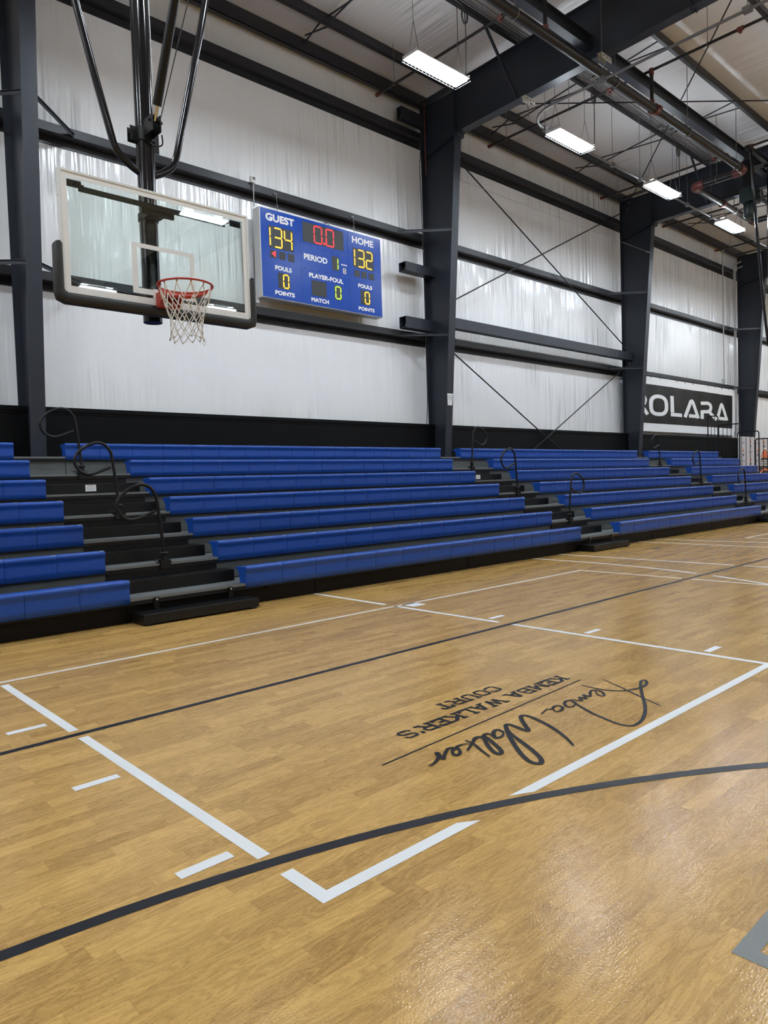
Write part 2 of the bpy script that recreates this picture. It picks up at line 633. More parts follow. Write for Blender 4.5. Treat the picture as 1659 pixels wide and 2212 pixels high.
def column(x, label):
    t = thing('steel_column', label, 'column', (x, 4.6, 0), 'steel columns along the back wall')
    # web
    zt = 9.42
    zk = 8.47
    w = MB()
    w.add([(x - .005, inner_y(0), 0), (x - .005, 4.80, 0), (x - .005, 4.80, zt), (x - .005, inner_y(zk), zt), (x - .005, inner_y(zk), zk),
           (x + .005, inner_y(0), 0), (x + .005, 4.80, 0), (x + .005, 4.80, zt), (x + .005, inner_y(zk), zt), (x + .005, inner_y(zk), zk)],
          [(0, 1, 2, 3, 4), (9, 8, 7, 6, 5), (0, 5, 6, 1), (1, 6, 7, 2), (2, 7, 8, 3), (3, 8, 9, 4), (4, 9, 5, 0)])
    w.build('web', M['steel'], t)
    MB().box(x - .103, x + .103, 4.788, 4.80, 0, 9.5).build('outer_flange', M['steel'], t)
    f = MB()
    f.add([(x - .103, inner_y(0) - .013, 0), (x + .103, inner_y(0) - .013, 0), (x + .103, inner_y(0), 0), (x - .103, inner_y(0), 0),
           (x - .103, inner_y(zk) - .013, zk), (x + .103, inner_y(zk) - .013, zk), (x + .103, inner_y(zk), zk), (x - .103, inner_y(zk), zk)],
          [(0, 3, 2, 1), (4, 5, 6, 7), (0, 1, 5, 4), (1, 2, 6, 5), (2, 3, 7, 6), (3, 0, 4, 7)])
    f.build('inner_flange', M['steel'], t)
    s = MB()
    s.bar((x, inner_y(zk) + .01, zk), (x, 4.79, 8.25), 0.20, 0.014)
    s.bar((x, inner_y(zk) - .09, zk - .01), (x, inner_y(zk) - .005, zk - .01), 0.206, 0.09)
    s.build('stiffener_plate', M['steel'], t)
    MB().box(x - .1, x + .1, inner_y(zk) - .005, inner_y(zk) + .02, zk, 9.45).build('knee_plate', M['steel'], t)
    return t


COLN = ['leftmost tapered dark steel column, left of the basketball hoop',
        'dark steel column right of the scoreboard with a paper sign on it',
        'third steel column from the left, at the left edge of the black banner',
        'farthest steel column, right of the black banner']
for x, l in zip(FR, COLN):
    column(x, l)


def raf_top(y):
    yy = y if y > RIDGE_Y else 2 * RIDGE_Y - y
    return 9.50 + 0.018 * (YB - yy)


def rafter(x, label):
    t = thing('roof_rafter', label, 'beam', (x, -5.0, 9.0), 'deep steel roof rafters')
    y0, y1, y2 = 4.80, RIDGE_Y, YF
    k = inner_y(8.47)
    zb = lambda y: 8.50 + 0.018 * (k - (y if y > RIDGE_Y else 2 * RIDGE_Y - y))
    w = MB()
    pts = [(k + .02, zb(k)), (y1, zb(y1)), (y2, zb(y2)), (y2, raf_top(y2)), (y1, raf_top(y1)), (k + .02, raf_top(k))]
    n = len(pts)
    vs = [(x - .005, y, z) for y, z in pts] + [(x + .005, y, z) for y, z in pts]
    w.add(vs, [(0, 1, 4, 5), (1, 2, 3, 4), (n + 5, n + 4, n + 1, n), (n + 4, n + 3, n + 2, n + 1)] +
          [(i, (i + 1) % n, n + (i + 1) % n, n + i) for i in range(n)])
    w.build('web', M['steel'], t)
    b = MB()
    b.bar((x, k + .02, zb(k)), (x, y1, zb(y1)), 0.206, 0.014)
    b.bar((x, y1, zb(y1)), (x, y2, zb(y2)), 0.206, 0.014)
    b.build('bottom_flange', M['steel'], t)
    u = MB()
    u.bar((x, 4.83, raf_top(4.83) - .006), (x, y1, raf_top(y1) - .006), 0.206, 0.012)
    u.bar((x, y1, raf_top(y1) - .006), (x, y2, raf_top(y2) - .006), 0.206, 0.012)
    u.build('top_flange', M['steel'], t)


RAFN = ['deep dark roof rafter over the left column, above the backboard', 'deep roof rafter on the column right of the scoreboard',
        'deep roof rafter on the third column, behind the second hoop winch', 'farthest roof rafter, on the column past the black banner']
for x, l in zip(FR, RAFN):
    rafter(x, l)

# ---------------------------------------------------------------- girts on the wall and purlins under the roof
GZ = [(4.365, 'lowest'), (6.545, 'middle'), (8.725, 'upper')]
for i in range(len(FRX) - 1):
    a, b = FRX[i] + 0.001, FRX[i + 1] - 0.001
    for zg, nm in GZ:
        mb = MB()
        mb.box(a, b, 4.802, 5.0, zg - .004, zg + .004)                 # web
        mb.box(a, b, 4.802, 4.810, zg + .002, zg + .125)               # inner flange turned up
        mb.bar((a, 4.822, zg + .118), (b, 4.822, zg + .118), .03, .006)
        mb.box(a, b, 4.992, 5.0, zg - .12, zg)
        o = mb.build('wall_girt', M['girt'])
        tag(o, '%s dark wall girt %s' % (nm, BAY[i]), 'beam', 'wall girts')
    # eave strut
    mb = MB()
    z0 = 9.36
    mb.box(a, b, 4.812, 4.82, z0, z0 + .33)
    mb.box(a, b, 4.72, 4.82, z0, z0 + .01)
    mb.box(a, b, 4.72, 4.728, z0, z0 + .03)
    o = mb.build('eave_strut', M['girt'])
    tag(o, 'dark eave strut where wall meets roof ' + BAY[i], 'beam', 'eave struts')

PY = [4.05, 2.22, 0.42, -1.18, -2.75, -4.3, -5.9, -7.5, -9.1, -10.7]
for i in range(len(FRX) - 1):
    a, b = FRX[i] + 0.001, FRX[i + 1] - 0.001
    for k, y in enumerate(PY):
        z0 = raf_top(y) + 0.002
        z1 = z0 + 0.235
        mb = MB()
        mb.box(a, b, y - .004, y + .004, z0, z1)
        mb.box(a, b, y - .07, y, z0, z0 + .006)
        mb.box(a, b, y - .07, y - .064, z0, z0 + .022)
        mb.box(a, b, y, y + .07, z1 - .006, z1)
        o = mb.build('roof_purlin', M['girt'])
        tag(o, '%s roof purlin out from the wall, %s' % (ORD[k] if k < 8 else ('ninth', 'tenth')[k - 8], BAY[i]), 'beam', 'roof purlins')

# flange braces: thin angles from the column's inner flange back to the girts
for x, l in zip(FR, ['leftmost column', 'middle column', 'third column', 'farthest column']):
    for zg, nm in GZ[:2]:
        for s, sn in ((-1, 'left'), (1, 'right')):
            mb = MB()
            yi = inner_y(zg) + .012
            p, q = (x + s * .06, yi, zg + .02), (x + s * .86, 4.80, zg + .02)
            mb.bar(p, q, .008, .055)
            mb.bar((p[0], p[1], p[2] + .026), (q[0], q[1], q[2] + .026), .05, .006)
            o = mb.build('flange_brace', M['steel'])
            tag(o, 'short angle brace, %s side of the %s, at the %s girt' % (sn, l, nm), 'brace', 'column flange braces')
# braces from rafter bottom flange up to purlins
for x, l in zip(FR[1:3], ['middle column', 'third column']):
    for k in (1, 3):
        y = PY[k]
        for s, sn in ((-1, 'left'), (1, 'right')):
            mb = MB()
            mb.bar((x + s * .05, y, 8.555), (x + s * 1.0, y, raf_top(y) + .03), .05, .007, (0, 1, 0))
            mb.bar((x + s * .05, y + .02, 8.555), (x + s * 1.0, y + .02, raf_top(y) + .03), .007, .05, (0, 1, 0))
            o = mb.build('rafter_brace', M['steel'])
            tag(o, 'slanting brace %s of the rafter on the %s, at the %s purlin' % (sn, l, ORD[k]), 'brace', 'rafter braces')
# crossed bridging bars between neighbouring purlins, at mid bay
for i, xs in ((1, (5.33,)), (2, (10.9, 14.5)), (3, (21.4,))):
    for xm in xs:
        for k in range(3 if i == 2 else 4):
            ya = 4.76 if k == 0 else PY[k - 1]
            yb = PY[k]
            za, zb_ = raf_top(ya), raf_top(yb)
            t = thing('purlin_bridging', 'crossed bridging bars before the %s purlin %s%s' % (
                ORD[k], BAY[i], '' if len(xs) == 1 else {10.9: ', nearer the hoop', 14.5: ', nearer the banner'}[xm]),
                'brace', (xm, (ya + yb) / 2, 9.6), 'purlin bridging')
            MB().bar((xm, ya - .005, za + .03), (xm, yb + .005, zb_ + .21), .022, .022).build('bridging_bar', M['steel'], t)
            MB().bar((xm + .05, ya - .005, za + .21), (xm + .05, yb + .005, zb_ + .03), .022, .022).build('bridging_bar', M['steel'], t)

# ---------------------------------------------------------------- bracing in the middle bay
def rod(p, q, r, label, nut=True):
    t = thing('bracing_rod', label, 'rod', p, 'bracing rods')
    MB().tube([p, q], r, 8).build('rod', M['blackmetal'], t)
    d = (Vector(q) - Vector(p)).normalized()
    MB().tube([Vector(p), Vector(p) + d * .09], r * 2.0, 6).build('end_nut', M['galv'], t)
    MB().tube([Vector(q) - d * .09, Vector(q)], r * 2.0, 6).build('end_nut', M['galv'], t)


xa, xb = FR[1] + .006, FR[2] - .006
rod((xa, 4.70, 9.02), (xb, 4.70, 5.03), .016, 'upper wall bracing rod falling left to right in the cross-braced bay')
rod((xa, 4.60, 5.00), (xb, 4.60, 9.12), .016, 'upper wall bracing rod rising left to right in the cross-braced bay')
rod((xa, 4.64, 4.44), (xb, 4.64, 0.05), .016, 'lower wall bracing rod falling left to right behind the bleachers')
rod((xa, 4.60, 0.10), (xb, 4.60, 4.60), .016, 'lower wall bracing rod rising left to right from behind the bleachers')
rod((xa, 4.4, 9.33), (xb, -2.85, 9.33), .014, 'roof bracing rod running out from the middle column to the far rafter')
rod((xa, -2.33, 9.30), (xb, 4.55, 9.30), .014, 'roof bracing rod running in to the third column')
o = MB().box(xa, xb, 4.50, 4.68, 4.655, 4.885).build('strut_tube', M['steel'])
tag(o, 'square steel tube spanning between the middle and third columns above the lowest girt', 'beam')
for z0, z1, y0, y1, x0, l in ((5.70, 5.885, 4.55, 4.76, 7.66, 'below the middle girt'), (4.505, 4.745, 4.56, 4.76, 7.63, 'just above the lowest girt'),
                              (8.91, 9.16, 4.66, 4.79, 7.77, 'high under the eave')):
    t = thing('tube_stub', 'square steel tube stub left of the middle column, ' + l, 'beam', (x0, y0, z0), 'steel tube stubs')
    x1 = FR[1] - .005
    m_ = MB()
    th = .012
    m_.box(x0, x1, y0, y0 + th, z0, z1).box(x0, x1, y1 - th, y1, z0, z1)
    m_.box(x0, x1, y0 + th, y1 - th, z0, z0 + th).box(x0, x1, y0 + th, y1 - th, z1 - th, z1)
    m_.build('tube', M['steel'], t)
    MB().tube([(x0 + .05, y0 + .06, z0 + .05), (x0 + .05, y0 + .06, z0 + .075)], .02, 8).build('bolt', M['galv'], t)
t = thing('tension_wire', 'thin steel wire strung between the middle and third columns', 'wire', (FR[1], 3.88, 7.6))
MB().tube([(FR[1] + .1, inner_y(7.6) - .01, 7.60), (FR[2] - .1, inner_y(7.65) - .01, 7.66)], .004, 5).build('wire', M['steelwire'], t)
MB().tube([(FR[1] + .1, inner_y(7.6) - .01, 7.60), (FR[1] + .35, inner_y(7.6) - .01, 7.602)], .011, 6).build('turnbuckle', M['steelwire'], t)
MB().tube([(FR[2] - .35, inner_y(7.65) - .01, 7.658), (FR[2] - .1, inner_y(7.65) - .01, 7.66)], .011, 6).build('turnbuckle', M['steelwire'], t)

# strut beam under the roof that carries the backstops
for i in range(1, len(FRX) - 1):
    a, b = FRX[i] + .007, FRX[i + 1] - .007
    mb = MB()
    mb.box(a, b, .61, .77, 8.76, 8.772).box(a, b, .61, .77, 8.99, 9.002).box(a, b, .685, .695, 8.772, 8.99)
    mb.box(a, a + .012, .60, .78, 8.74, 9.04).box(b - .012, b, .60, .78, 8.74, 9.04)
    o = mb.build('strut_beam', M['steel'])
    tag(o, 'steel I-beam carrying the backstops, ' + BAY[i], 'beam', 'backstop beams')

# ================================================================ bleachers
NR = 7
row_y = lambda n: 0.25 + 0.56 * (n - 1)        # seat face
row_z = lambda n: 0.415 + 0.249 * (n - 1)      # seat top
deck_z = lambda n: 0.235 + 0.249 * (n - 1)     # footboard top
ROWN = ['front', 'second', 'third', 'fourth', 'fifth', 'sixth', 'top']
SECN = ['left of the first aisle', 'between the first and second aisles', 'between the second and third aisles', 'right of the third aisle']
# seat runs: (start, end, modules), footboard ends
SEC_LOW = [(-4.02, -0.36, 8), (0.89, 7.30, 14), (8.55, 15.15, 14), (16.42, 21.19, 10)]
SEC_TOP = [(-4.04, -0.377, 8), (0.254, 7.57, 16), (8.17, 15.57, 16), (16.2, 20.92, 10)]
DECK_X = [(-4.02, 0.264), (0.266, 7.924), (7.926, 15.784), (15.786, 21.2)]


def seat_mesh(w):
    """one seat module: hollow-fronted shell, nose, scalloped lip and swept-back top, along +x from 0 to w"""
    mb = MB()
    st = [0.0012, 0.009, 0.05 * w / .46, 0.2 * w, 0.4 * w, 0.6 * w, 0.8 * w, w - 0.05 * w / .46, w - .009, w - 0.0012]
    rings = []
    for i, x in enumerate(st):
        u = x / w
        sag = 0.004 * math.sin(math.pi * u) ** 0.7 if 0 < u < 1 else 0
        e = 0.004 if i in (0, len(st) - 1) else 0.0
        prof = [(0.003 + e, -0.224), (0.006 + e, -0.16), (0.008 + e, -0.090 - sag), (0.009 + e, -0.064 - sag), (-0.004 + e, -0.046 - sag * .5), (-0.010 + e, -0.030),
                (-0.005 + e, -0.013 - e), (0.008, -0.004 - e), (0.03, 0.0 - e), (0.10, -0.006 - e), (0.18, -0.010 - e), (0.222, -0.022 - e), (0.224, -0.028),
                (0.198, -0.036), (0.172, -0.052), (0.152, -0.078), (0.140, -0.115), (0.136, -0.168), (0.118, -0.200), (0.06, -0.222)]
        rings.append([(x, y, z) for y, z in prof])
    n = len(rings[0])
    vs = [p for r in rings for p in r]
    fs = []
    for i in range(len(rings) - 1):
        for k in range(n):
            k2 = (k + 1) % n
            fs.append((i * n + k, i * n + k2, (i + 1) * n + k2, (i + 1) * n + k))
    mb.add(vs, fs, True)
    mb.add(rings[0], [tuple(range(n - 1, -1, -1))])
    mb.add(rings[-1], [tuple(range(n))])
    return mb


seat_cache = {}
plate_cache = {}


def place_seat(parent, x, y, z, w, plate):
    key = round(w, 4)
    if key not in seat_cache:
        o = seat_mesh(w).build('seat', M['blue'])
        seat_cache[key] = o.data
        bpy.data.objects.remove(o)
        q = MB().box(w - .050, w - .016, 0.006, 0.024, -0.004, 0.0012).build('number_plate', M['seat_tag'])
        plate_cache[key] = q.data
        bpy.data.objects.remove(q)
    o = bpy.data.objects.new('seat', seat_cache[key])
    COL.objects.link(o)
    o.parent = parent
    o.location = (x - parent.location.x, y - parent.location.y, z - parent.location.z)
    if plate:
        p = bpy.data.objects.new('number_plate', plate_cache[key])
        COL.objects.link(p)
        p.parent = o
    return o


KJ = [(-4.02, -0.37), (-0.36, 1.845), (1.857, 4.54), (4.552, 7.27), (7.282, 9.9), (9.912, 12.6), (12.612, 14.42), (14.432, 17.6), (17.612, 21.19)]
for n in range(1, NR + 1):
    y, z, dz = row_y(n), row_z(n), deck_z(n)
    for s in range(4):
        x0, x1, cnt = (SEC_TOP if n == NR else SEC_LOW)[s]
        d0, d1 = DECK_X[s]
        t = thing('bleacher_row', '%s row of blue bleacher seats %s' % (ROWN[n - 1], SECN[s]), 'bleacher', (x0, y, 0), 'blue bleacher rows')
        w = (x1 - x0) / cnt
        for k in range(cnt):
            place_seat(t, x0 + k * w, y, z, w, 2 <= n <= 4)
        # footboard with ribbed aluminium nosing
        dd = 0.558
        m = MB()
        m.box(d0, d1, y + .02, y + dd + .015, dz - .02, dz - .003)
        for r in range(8):
            yy = y + .022 + r * .012
            m.box(d0, d1, yy, yy + .006, dz - .003, dz)
        m.box(d0, d1, y + .12, y + dd + .015, dz - .003, dz - .001)
        m.box(d0, d1, y + .016, y + .0225, dz - .024, dz - .0005)
        m.build('footboard', M['deck'], t)
        m = MB()
        m.box(d0, d1, y + .020, y + .05, dz - .062, dz - .0205)
        m.box(d0, d1, y + .014, y + .02, dz - .062, dz - .052)
        m.build('nosing', M['blackmetal'], t)
        if n > 1:
            m = MB()
            jx = d0
            while jx < d1 - .01:
                nx = min(jx + 2.44, d1)
                m.box(jx + .003, nx - .003, y + .052, y + .058, deck_z(n - 1) + .001, dz - .022)
                jx = nx
            m.build('riser', M['riser'], t)
        else:
            for a, b in KJ:
                c0 = (a + b) / 2
                if d0 <= c0 < d1:
                    a2, b2 = max(a, -4.02), b
                    if c0 < 0.27 and s == 1:
                        continue
                    m = MB()
                    m.box(a2, b2, .345, .352, 0.004, .172)
                    for q in (a2 + .25, b2 - .25):
                        m.tube([(q, .339, .05), (q, .346, .05)], .008, 6)
                        m.tube([(q, .339, .14), (q, .346, .14)], .008, 6)
                    m.tube([(c0 + .4, .30, .155), (c0 + .46, .335, .150), (c0 + .47, .346, .150)], .010, 6)
                    m.build('kick_panel', M['kick'], t)
            m = MB()
            m.box(d0 + .01, d1 - .01, .36, .37, .0, .2)
            m.build('under_frame', M['blackmetal'], t)

# intermediate steps in the aisles
AX = [(-0.355, 0.97), (7.31, 8.555), (15.17, 16.45)]
AISN = ['first', 'second', 'third']
for a in range(3):
    xa, xb = AX[a]
    for n in range(1, NR - 1):
        y, dz = row_y(n), deck_z(n)
        yb = row_y(n + 1)
        up = deck_z(n + 1)
        t = thing('aisle_step', 'black half step in the %s aisle on the %s row footboard' % (AISN[a], ROWN[n - 1]), 'step', (xa, y, dz), 'aisle steps')
        xr = (.955 if n == 1 else .915) if a == 0 else xb - .03
        MB().box(xa + .01, xr, y + .35, yb + .015, dz + .0005, dz + .122).build('step_box', M['blackmetal'], t, bevel=.004)
        m = MB()
        for r in range(5):
            m.box(xa + .02, xr - .01, y + .352 + r * .014, y + .359 + r * .014, dz + .122, dz + .1245)
        m.build('tread', M['blackmetal'], t)
        MB().box(xa + .01, xr - .08, yb + .028, yb + .050, dz + .126, up - .064).build('backing_panel', M['blackmetal'], t)
        if n == 5 and a < 2:
            lx = .212 if a == 0 else 7.72
            l = thing('caution_label', 'small white caution label with red heading on a black step in the %s aisle' % AISN[a], 'label', (lx, y + .348, dz + .04), 'caution labels')
            MB().box(lx, lx + .132, y + .3475, y + .3495, dz + .026, dz + .108).build('plate', M['paper'], l)
            put_text(MB(), 'CAUTION', lx + .025, lx + .107, dz + .088, dz + .102, y + .3472, .0006).build('heading', M['redprint'], l)
            m = MB()
            for r in range(5):
                m.box(lx + .012, lx + .12 - .015 * (r % 2), y + .3470, y + .3474, dz + .034 + r * .010, dz + .0365 + r * .010)
            m.build('text_lines', M['greyprint'], l)
    # loose front step hooked on the first footboard
    t = thing('front_step', 'low black step box on the floor at the foot of the %s aisle' % AISN[a], 'step', (xa, .04, 0), 'front steps')
    x0, x1 = xa + .02, xb - .07
    MB().box(x0, x1, .035, .33, .016, .106).build('step_box', M['blackmetal'], t, bevel=.005)
    m = MB()
    for r in range(10):
        m.box(x0 + .02, x1 - .02, .06 + r * .024, .072 + r * .024, .106, .109)
    m.build('tread', M['blackmetal'], t)
    for px in (x0 + .06, x1 - .06):
        for py in (.06, .29):
            MB().box(px - .03, px + .03, py - .02, py + .02, 0, .017).build('foot', M['blackmetal'], t)
    for px in (x0 + .23, x1 - .20):
        m = MB()
        m.box(px - .025, px + .025, .252, .262, .09, .222)
        m.bar((px, .257, .11), (px, .21, .108), .05, .008)
        m.tube([(px, .244, .205), (px, .254, .205)], .020, 10)
        m.build('hook_bracket', M['blackmetal'], t)
        MB().tube([(px, .240, .205), (px, .245, .205)], .010, 8).build('bolt', M['aluminium'], t)

# P-shaped aisle rails
LOOP = [[0, 0.02], [-0.001, 0.101], [-0.032, 0.449], [-0.062, 0.683], [-0.088, 0.74], [-0.132, 0.791], [-0.21, 0.815], [-0.289, 0.797], [-0.357, 0.765],
        [-0.425, 0.714], [-0.466, 0.657], [-0.477, 0.604], [-0.461, 0.545], [-0.415, 0.489], [-0.35, 0.459], [-0.272, 0.464], [-0.168, 0.501], [-0.077, 0.536]]


def rail(x, n, flip, label):
    y, z = row_y(n) + .025, deck_z(n)
    t = thing('aisle_handrail', label, 'handrail', (x, y, z), 'P-shaped aisle handrails')
    pts = smooth_line([(x + (-1 if flip else 1) * p[0], y, z + .01 + p[1]) for p in LOOP], 4)
    MB().tube(pts, .0175, 10).build('rail', M['blackmetal'], t)
    m = MB()
    m.tube([(x, y, z + .003), (x, y, z + .10)], .030, 12)
    m.ring((x, y), .02, .042, z + .085, z + .112, 16)
    m.box(x - .055, x + .055, y - .035, y + .035, z - .06, z + .03)
    m.box(x - .075, x + .075, y - .02, y + .045, z + .0005, z + .012)
    m.build('socket', M['blackmetal'], t)
    MB().tube([(x - .11, y + .01, z + .03), (x - .03, y + .005, z + .035)], .006, 6).build('locking_pin', M['blackmetal'], t)


RX = [0.265, 7.87, 15.78]
for a in range(3):
    for n, nm in ((2, 'lower'), (4, 'middle'), (6, 'upper')):
        rail(RX[a] + (.02 if n == 6 and a == 1 else 0), n, a == 1 and n != 4,
             '%s black P-shaped handrail in the %s aisle of the bleachers' % (nm, AISN[a]))

# guard rails at the far end of the bleachers, stepping down
GP = [(4.11, 3.78, 3.11), (3.77, 3.10, 2.80), (3.16, 2.50, 2.515), (2.62, 1.90, 2.26), (2.02, 1.30, 2.0), (1.42, .8, 1.75)]
for i, (ya, yb, zt) in enumerate(GP):
    x = 21.30 + .035 * (i % 2)
    zb = deck_z(max(1, min(7, int(round((yb - .25) / .56)) + 1))) - .15
    t = thing('guard_rail', '%s black picket guard rail down from the wall, at the far bleacher end' % ORD[i], 'railing', (x, ya, zb), 'bleacher end guard rails')
    c = .07
    fr = [(x, ya, zb)] + [(x, ya - c * (1 - math.cos(q * math.pi / 8)), zt - c + c * math.sin(q * math.pi / 8)) for q in range(5)] + \
         [(x, yb + c * (1 - math.cos(q * math.pi / 8)), zt - c + c * math.sin(q * math.pi / 8)) for q in range(4, -1, -1)] + [(x, yb, zb)]
    MB().tube(fr, .019, 8).build('frame', M['blackmetal'], t)
    MB().tube([(x, ya, zb + .1), (x, yb, zb + .1)], .012, 6).build('bottom_bar', M['blackmetal'], t)
    k = max(1, int(round((ya - yb) / .125)) - 1)
    for j in range(1, k + 1):
        yy = ya + (yb - ya) * j / (k + 1)
        MB().tube([(x, yy, zb + .1), (x, yy, zt - .005)], .009, 6).build('picket', M['blackmetal'], t)

# ================================================================ floor markings
def floor_mark(name, label, cat, mat, build, group='court lines', z=.0012):
    mb = MB()
    build(mb)
    return tag(mb.build(name, mat), label, cat, group)


def rect(mb, x0, x1, y0, y1, z=.0012):
    mb.add([(x0, y0, z), (x1, y0, z), (x1, y1, z), (x0, y1, z)], [(0, 1, 2, 3)])


def circle_pts(cx, cy_, r, a0, a1, n):
    return [(cx + r * math.cos(math.radians(a0 + (a1 - a0) * k / n)), cy_ + r * math.sin(math.radians(a0 + (a1 - a0) * k / n))) for k in range(n + 1)]


ARC_C, ARC_R = (-3.10, -9.716), 5.605
for cx, nm in ((0.0, 'near'), (16.07, 'far')):
    def lane_l(mb):
        for a, b in ((-1.115, -2.403), (-2.535, -4.212), (-4.343, -4.572)) if cx == 0 else ((.33, -.9), (-1.11, -2.40), (-2.53, -4.572)):
            rect(mb, cx - 1.83, cx - 1.78, b, a)

    def lane_r(mb):
        for a, b in ((.33, -.88), (-1.02, -2.345), (-2.47, -4.572)):
            rect(mb, cx + 1.80, cx + 1.85, b, a)

    def ft(mb):
        if cx == 0:
            mb.add([(-1.78, -4.572, .0012), (-1.098, -4.572, .0012), (-1.178, -4.522, .0012), (-1.78, -4.522, .0012)], [(0, 1, 2, 3)])
            mb.add([(-.77, -4.572, .0012), (1.80, -4.572, .0012), (1.80, -4.522, .0012), (-.868, -4.522, .0012)], [(0, 1, 2, 3)])
        else:
            rect(mb, cx - 1.78, cx + 1.80, -4.572, -4.522)
    q = 'of the near key' if cx == 0 else 'of the far key'
    floor_mark('lane_line', 'white left lane line ' + q, 'floor line', M['white_line'], lane_l)
    floor_mark('lane_line', 'white right lane line %s, running out from the bleachers' % q, 'floor line', M['white_line'], lane_r)
    floor_mark('free_throw_line', 'white free throw line ' + q, 'floor line', M['white_line'], ft)
    for sx, sn in ((-1, 'left'), (1, 'right')):
        for k, yy in enumerate((-2.155, -3.135, -4.088)):
            x0, x1 = (cx - 2.07, cx - 1.875) if sx < 0 else (cx + 1.90, cx + 2.10)
            floor_mark('lane_mark', '%s white dash from the bleachers, beside the %s lane line %s' % (ORD[k], sn, q), 'floor mark',
                       M['white_line'], lambda mb: rect(mb, x0, x1, yy - .05, yy), 'lane space marks')
        x0, x1 = (cx - 2.09, cx - 1.90) if sx < 0 else (cx + 1.915, cx + 2.095)
        floor_mark('lane_block', 'white block beside the %s lane line %s' % (sn, q), 'floor mark', M['white_line'], lambda mb: rect(mb, x0, x1, -1.205, -1.02), 'lane blocks')

    def arc3(mb):
        R = 6.055
        for sgn in (-1, 1):
            mb.ribbon([(cx + sgn * R, .33), (cx + sgn * R, -.38)], .05)
        for a0, a1 in ((180, 199.0), (201.4, 338.6), (341.0, 360)):
            mb.ribbon(circle_pts(cx, -.381, R, a0, a1, max(4, int((a1 - a0) / 2.2))), .05)
    floor_mark('three_point_line', 'white curved three point line around the %s key' % nm, 'floor line', M['white_line'], arc3)

    def side(mb):
        for a, b in ((.33, -2.40), (-2.515, -12.5)):
            rect(mb, cx + 6.735, cx + 6.785, b, a)
    floor_mark('side_line', 'straight white sideline just past the three point line of the %s court' % nm, 'floor line', M['white_line'], side)
floor_mark('side_line', 'straight white sideline of the far court, second line beyond the near court', 'floor line', M['white_line'],
           lambda mb: [rect(mb, 9.295, 9.345, b, a) for a, b in ((.33, -2.40), (-2.52, -12.5))])


def cream(mb):
    rect(mb, -4.0, 5.20, -1.055, -1.005)
    rect(mb, 5.20, 5.25, -2.40, -1.005)
    rect(mb, 5.20, 5.25, -10, -2.52)


floor_mark('boundary_line', 'thin cream line crossing the key near the bleachers and turning at a corner', 'floor line', M['cream_line'], cream)


def cream2(mb):
    rect(mb, 10.87, 20.5, -1.015, -.965)
    rect(mb, 10.87, 10.92, -2.40, -.965)
    rect(mb, 10.87, 10.92, -10, -2.52)


floor_mark('boundary_line', 'thin cream corner line on the far court at the right edge of the photo', 'floor line', M['cream_line'], cream2)
floor_mark('long_line', 'straight black line running the length of the floor through the key', 'floor line', M['black_line'],
           lambda mb: rect(mb, XL + .1, XR - .1, -2.492, -2.447))
floor_mark('court_arc', 'wide curved black line cutting across the free throw line', 'floor line', M['black_line'],
           lambda mb: mb.ribbon(circle_pts(ARC_C[0], ARC_C[1], ARC_R, -20, 190, 130), .05))


def greybox(mb):
    rect(mb, -1.213, -.6, -5.56, -5.508)
    rect(mb, -1.213, -1.16, -6.4, -5.56)


floor_mark('grey_marking', 'grey painted corner on the floor at the lower right edge', 'floor mark', M['grey_line'], greybox)
floor_mark('floor_vent', 'small dark floor plate near the second aisle', 'floor plate', M['display'], lambda mb: rect(mb, 8.24, 8.40, -.60, -.49))

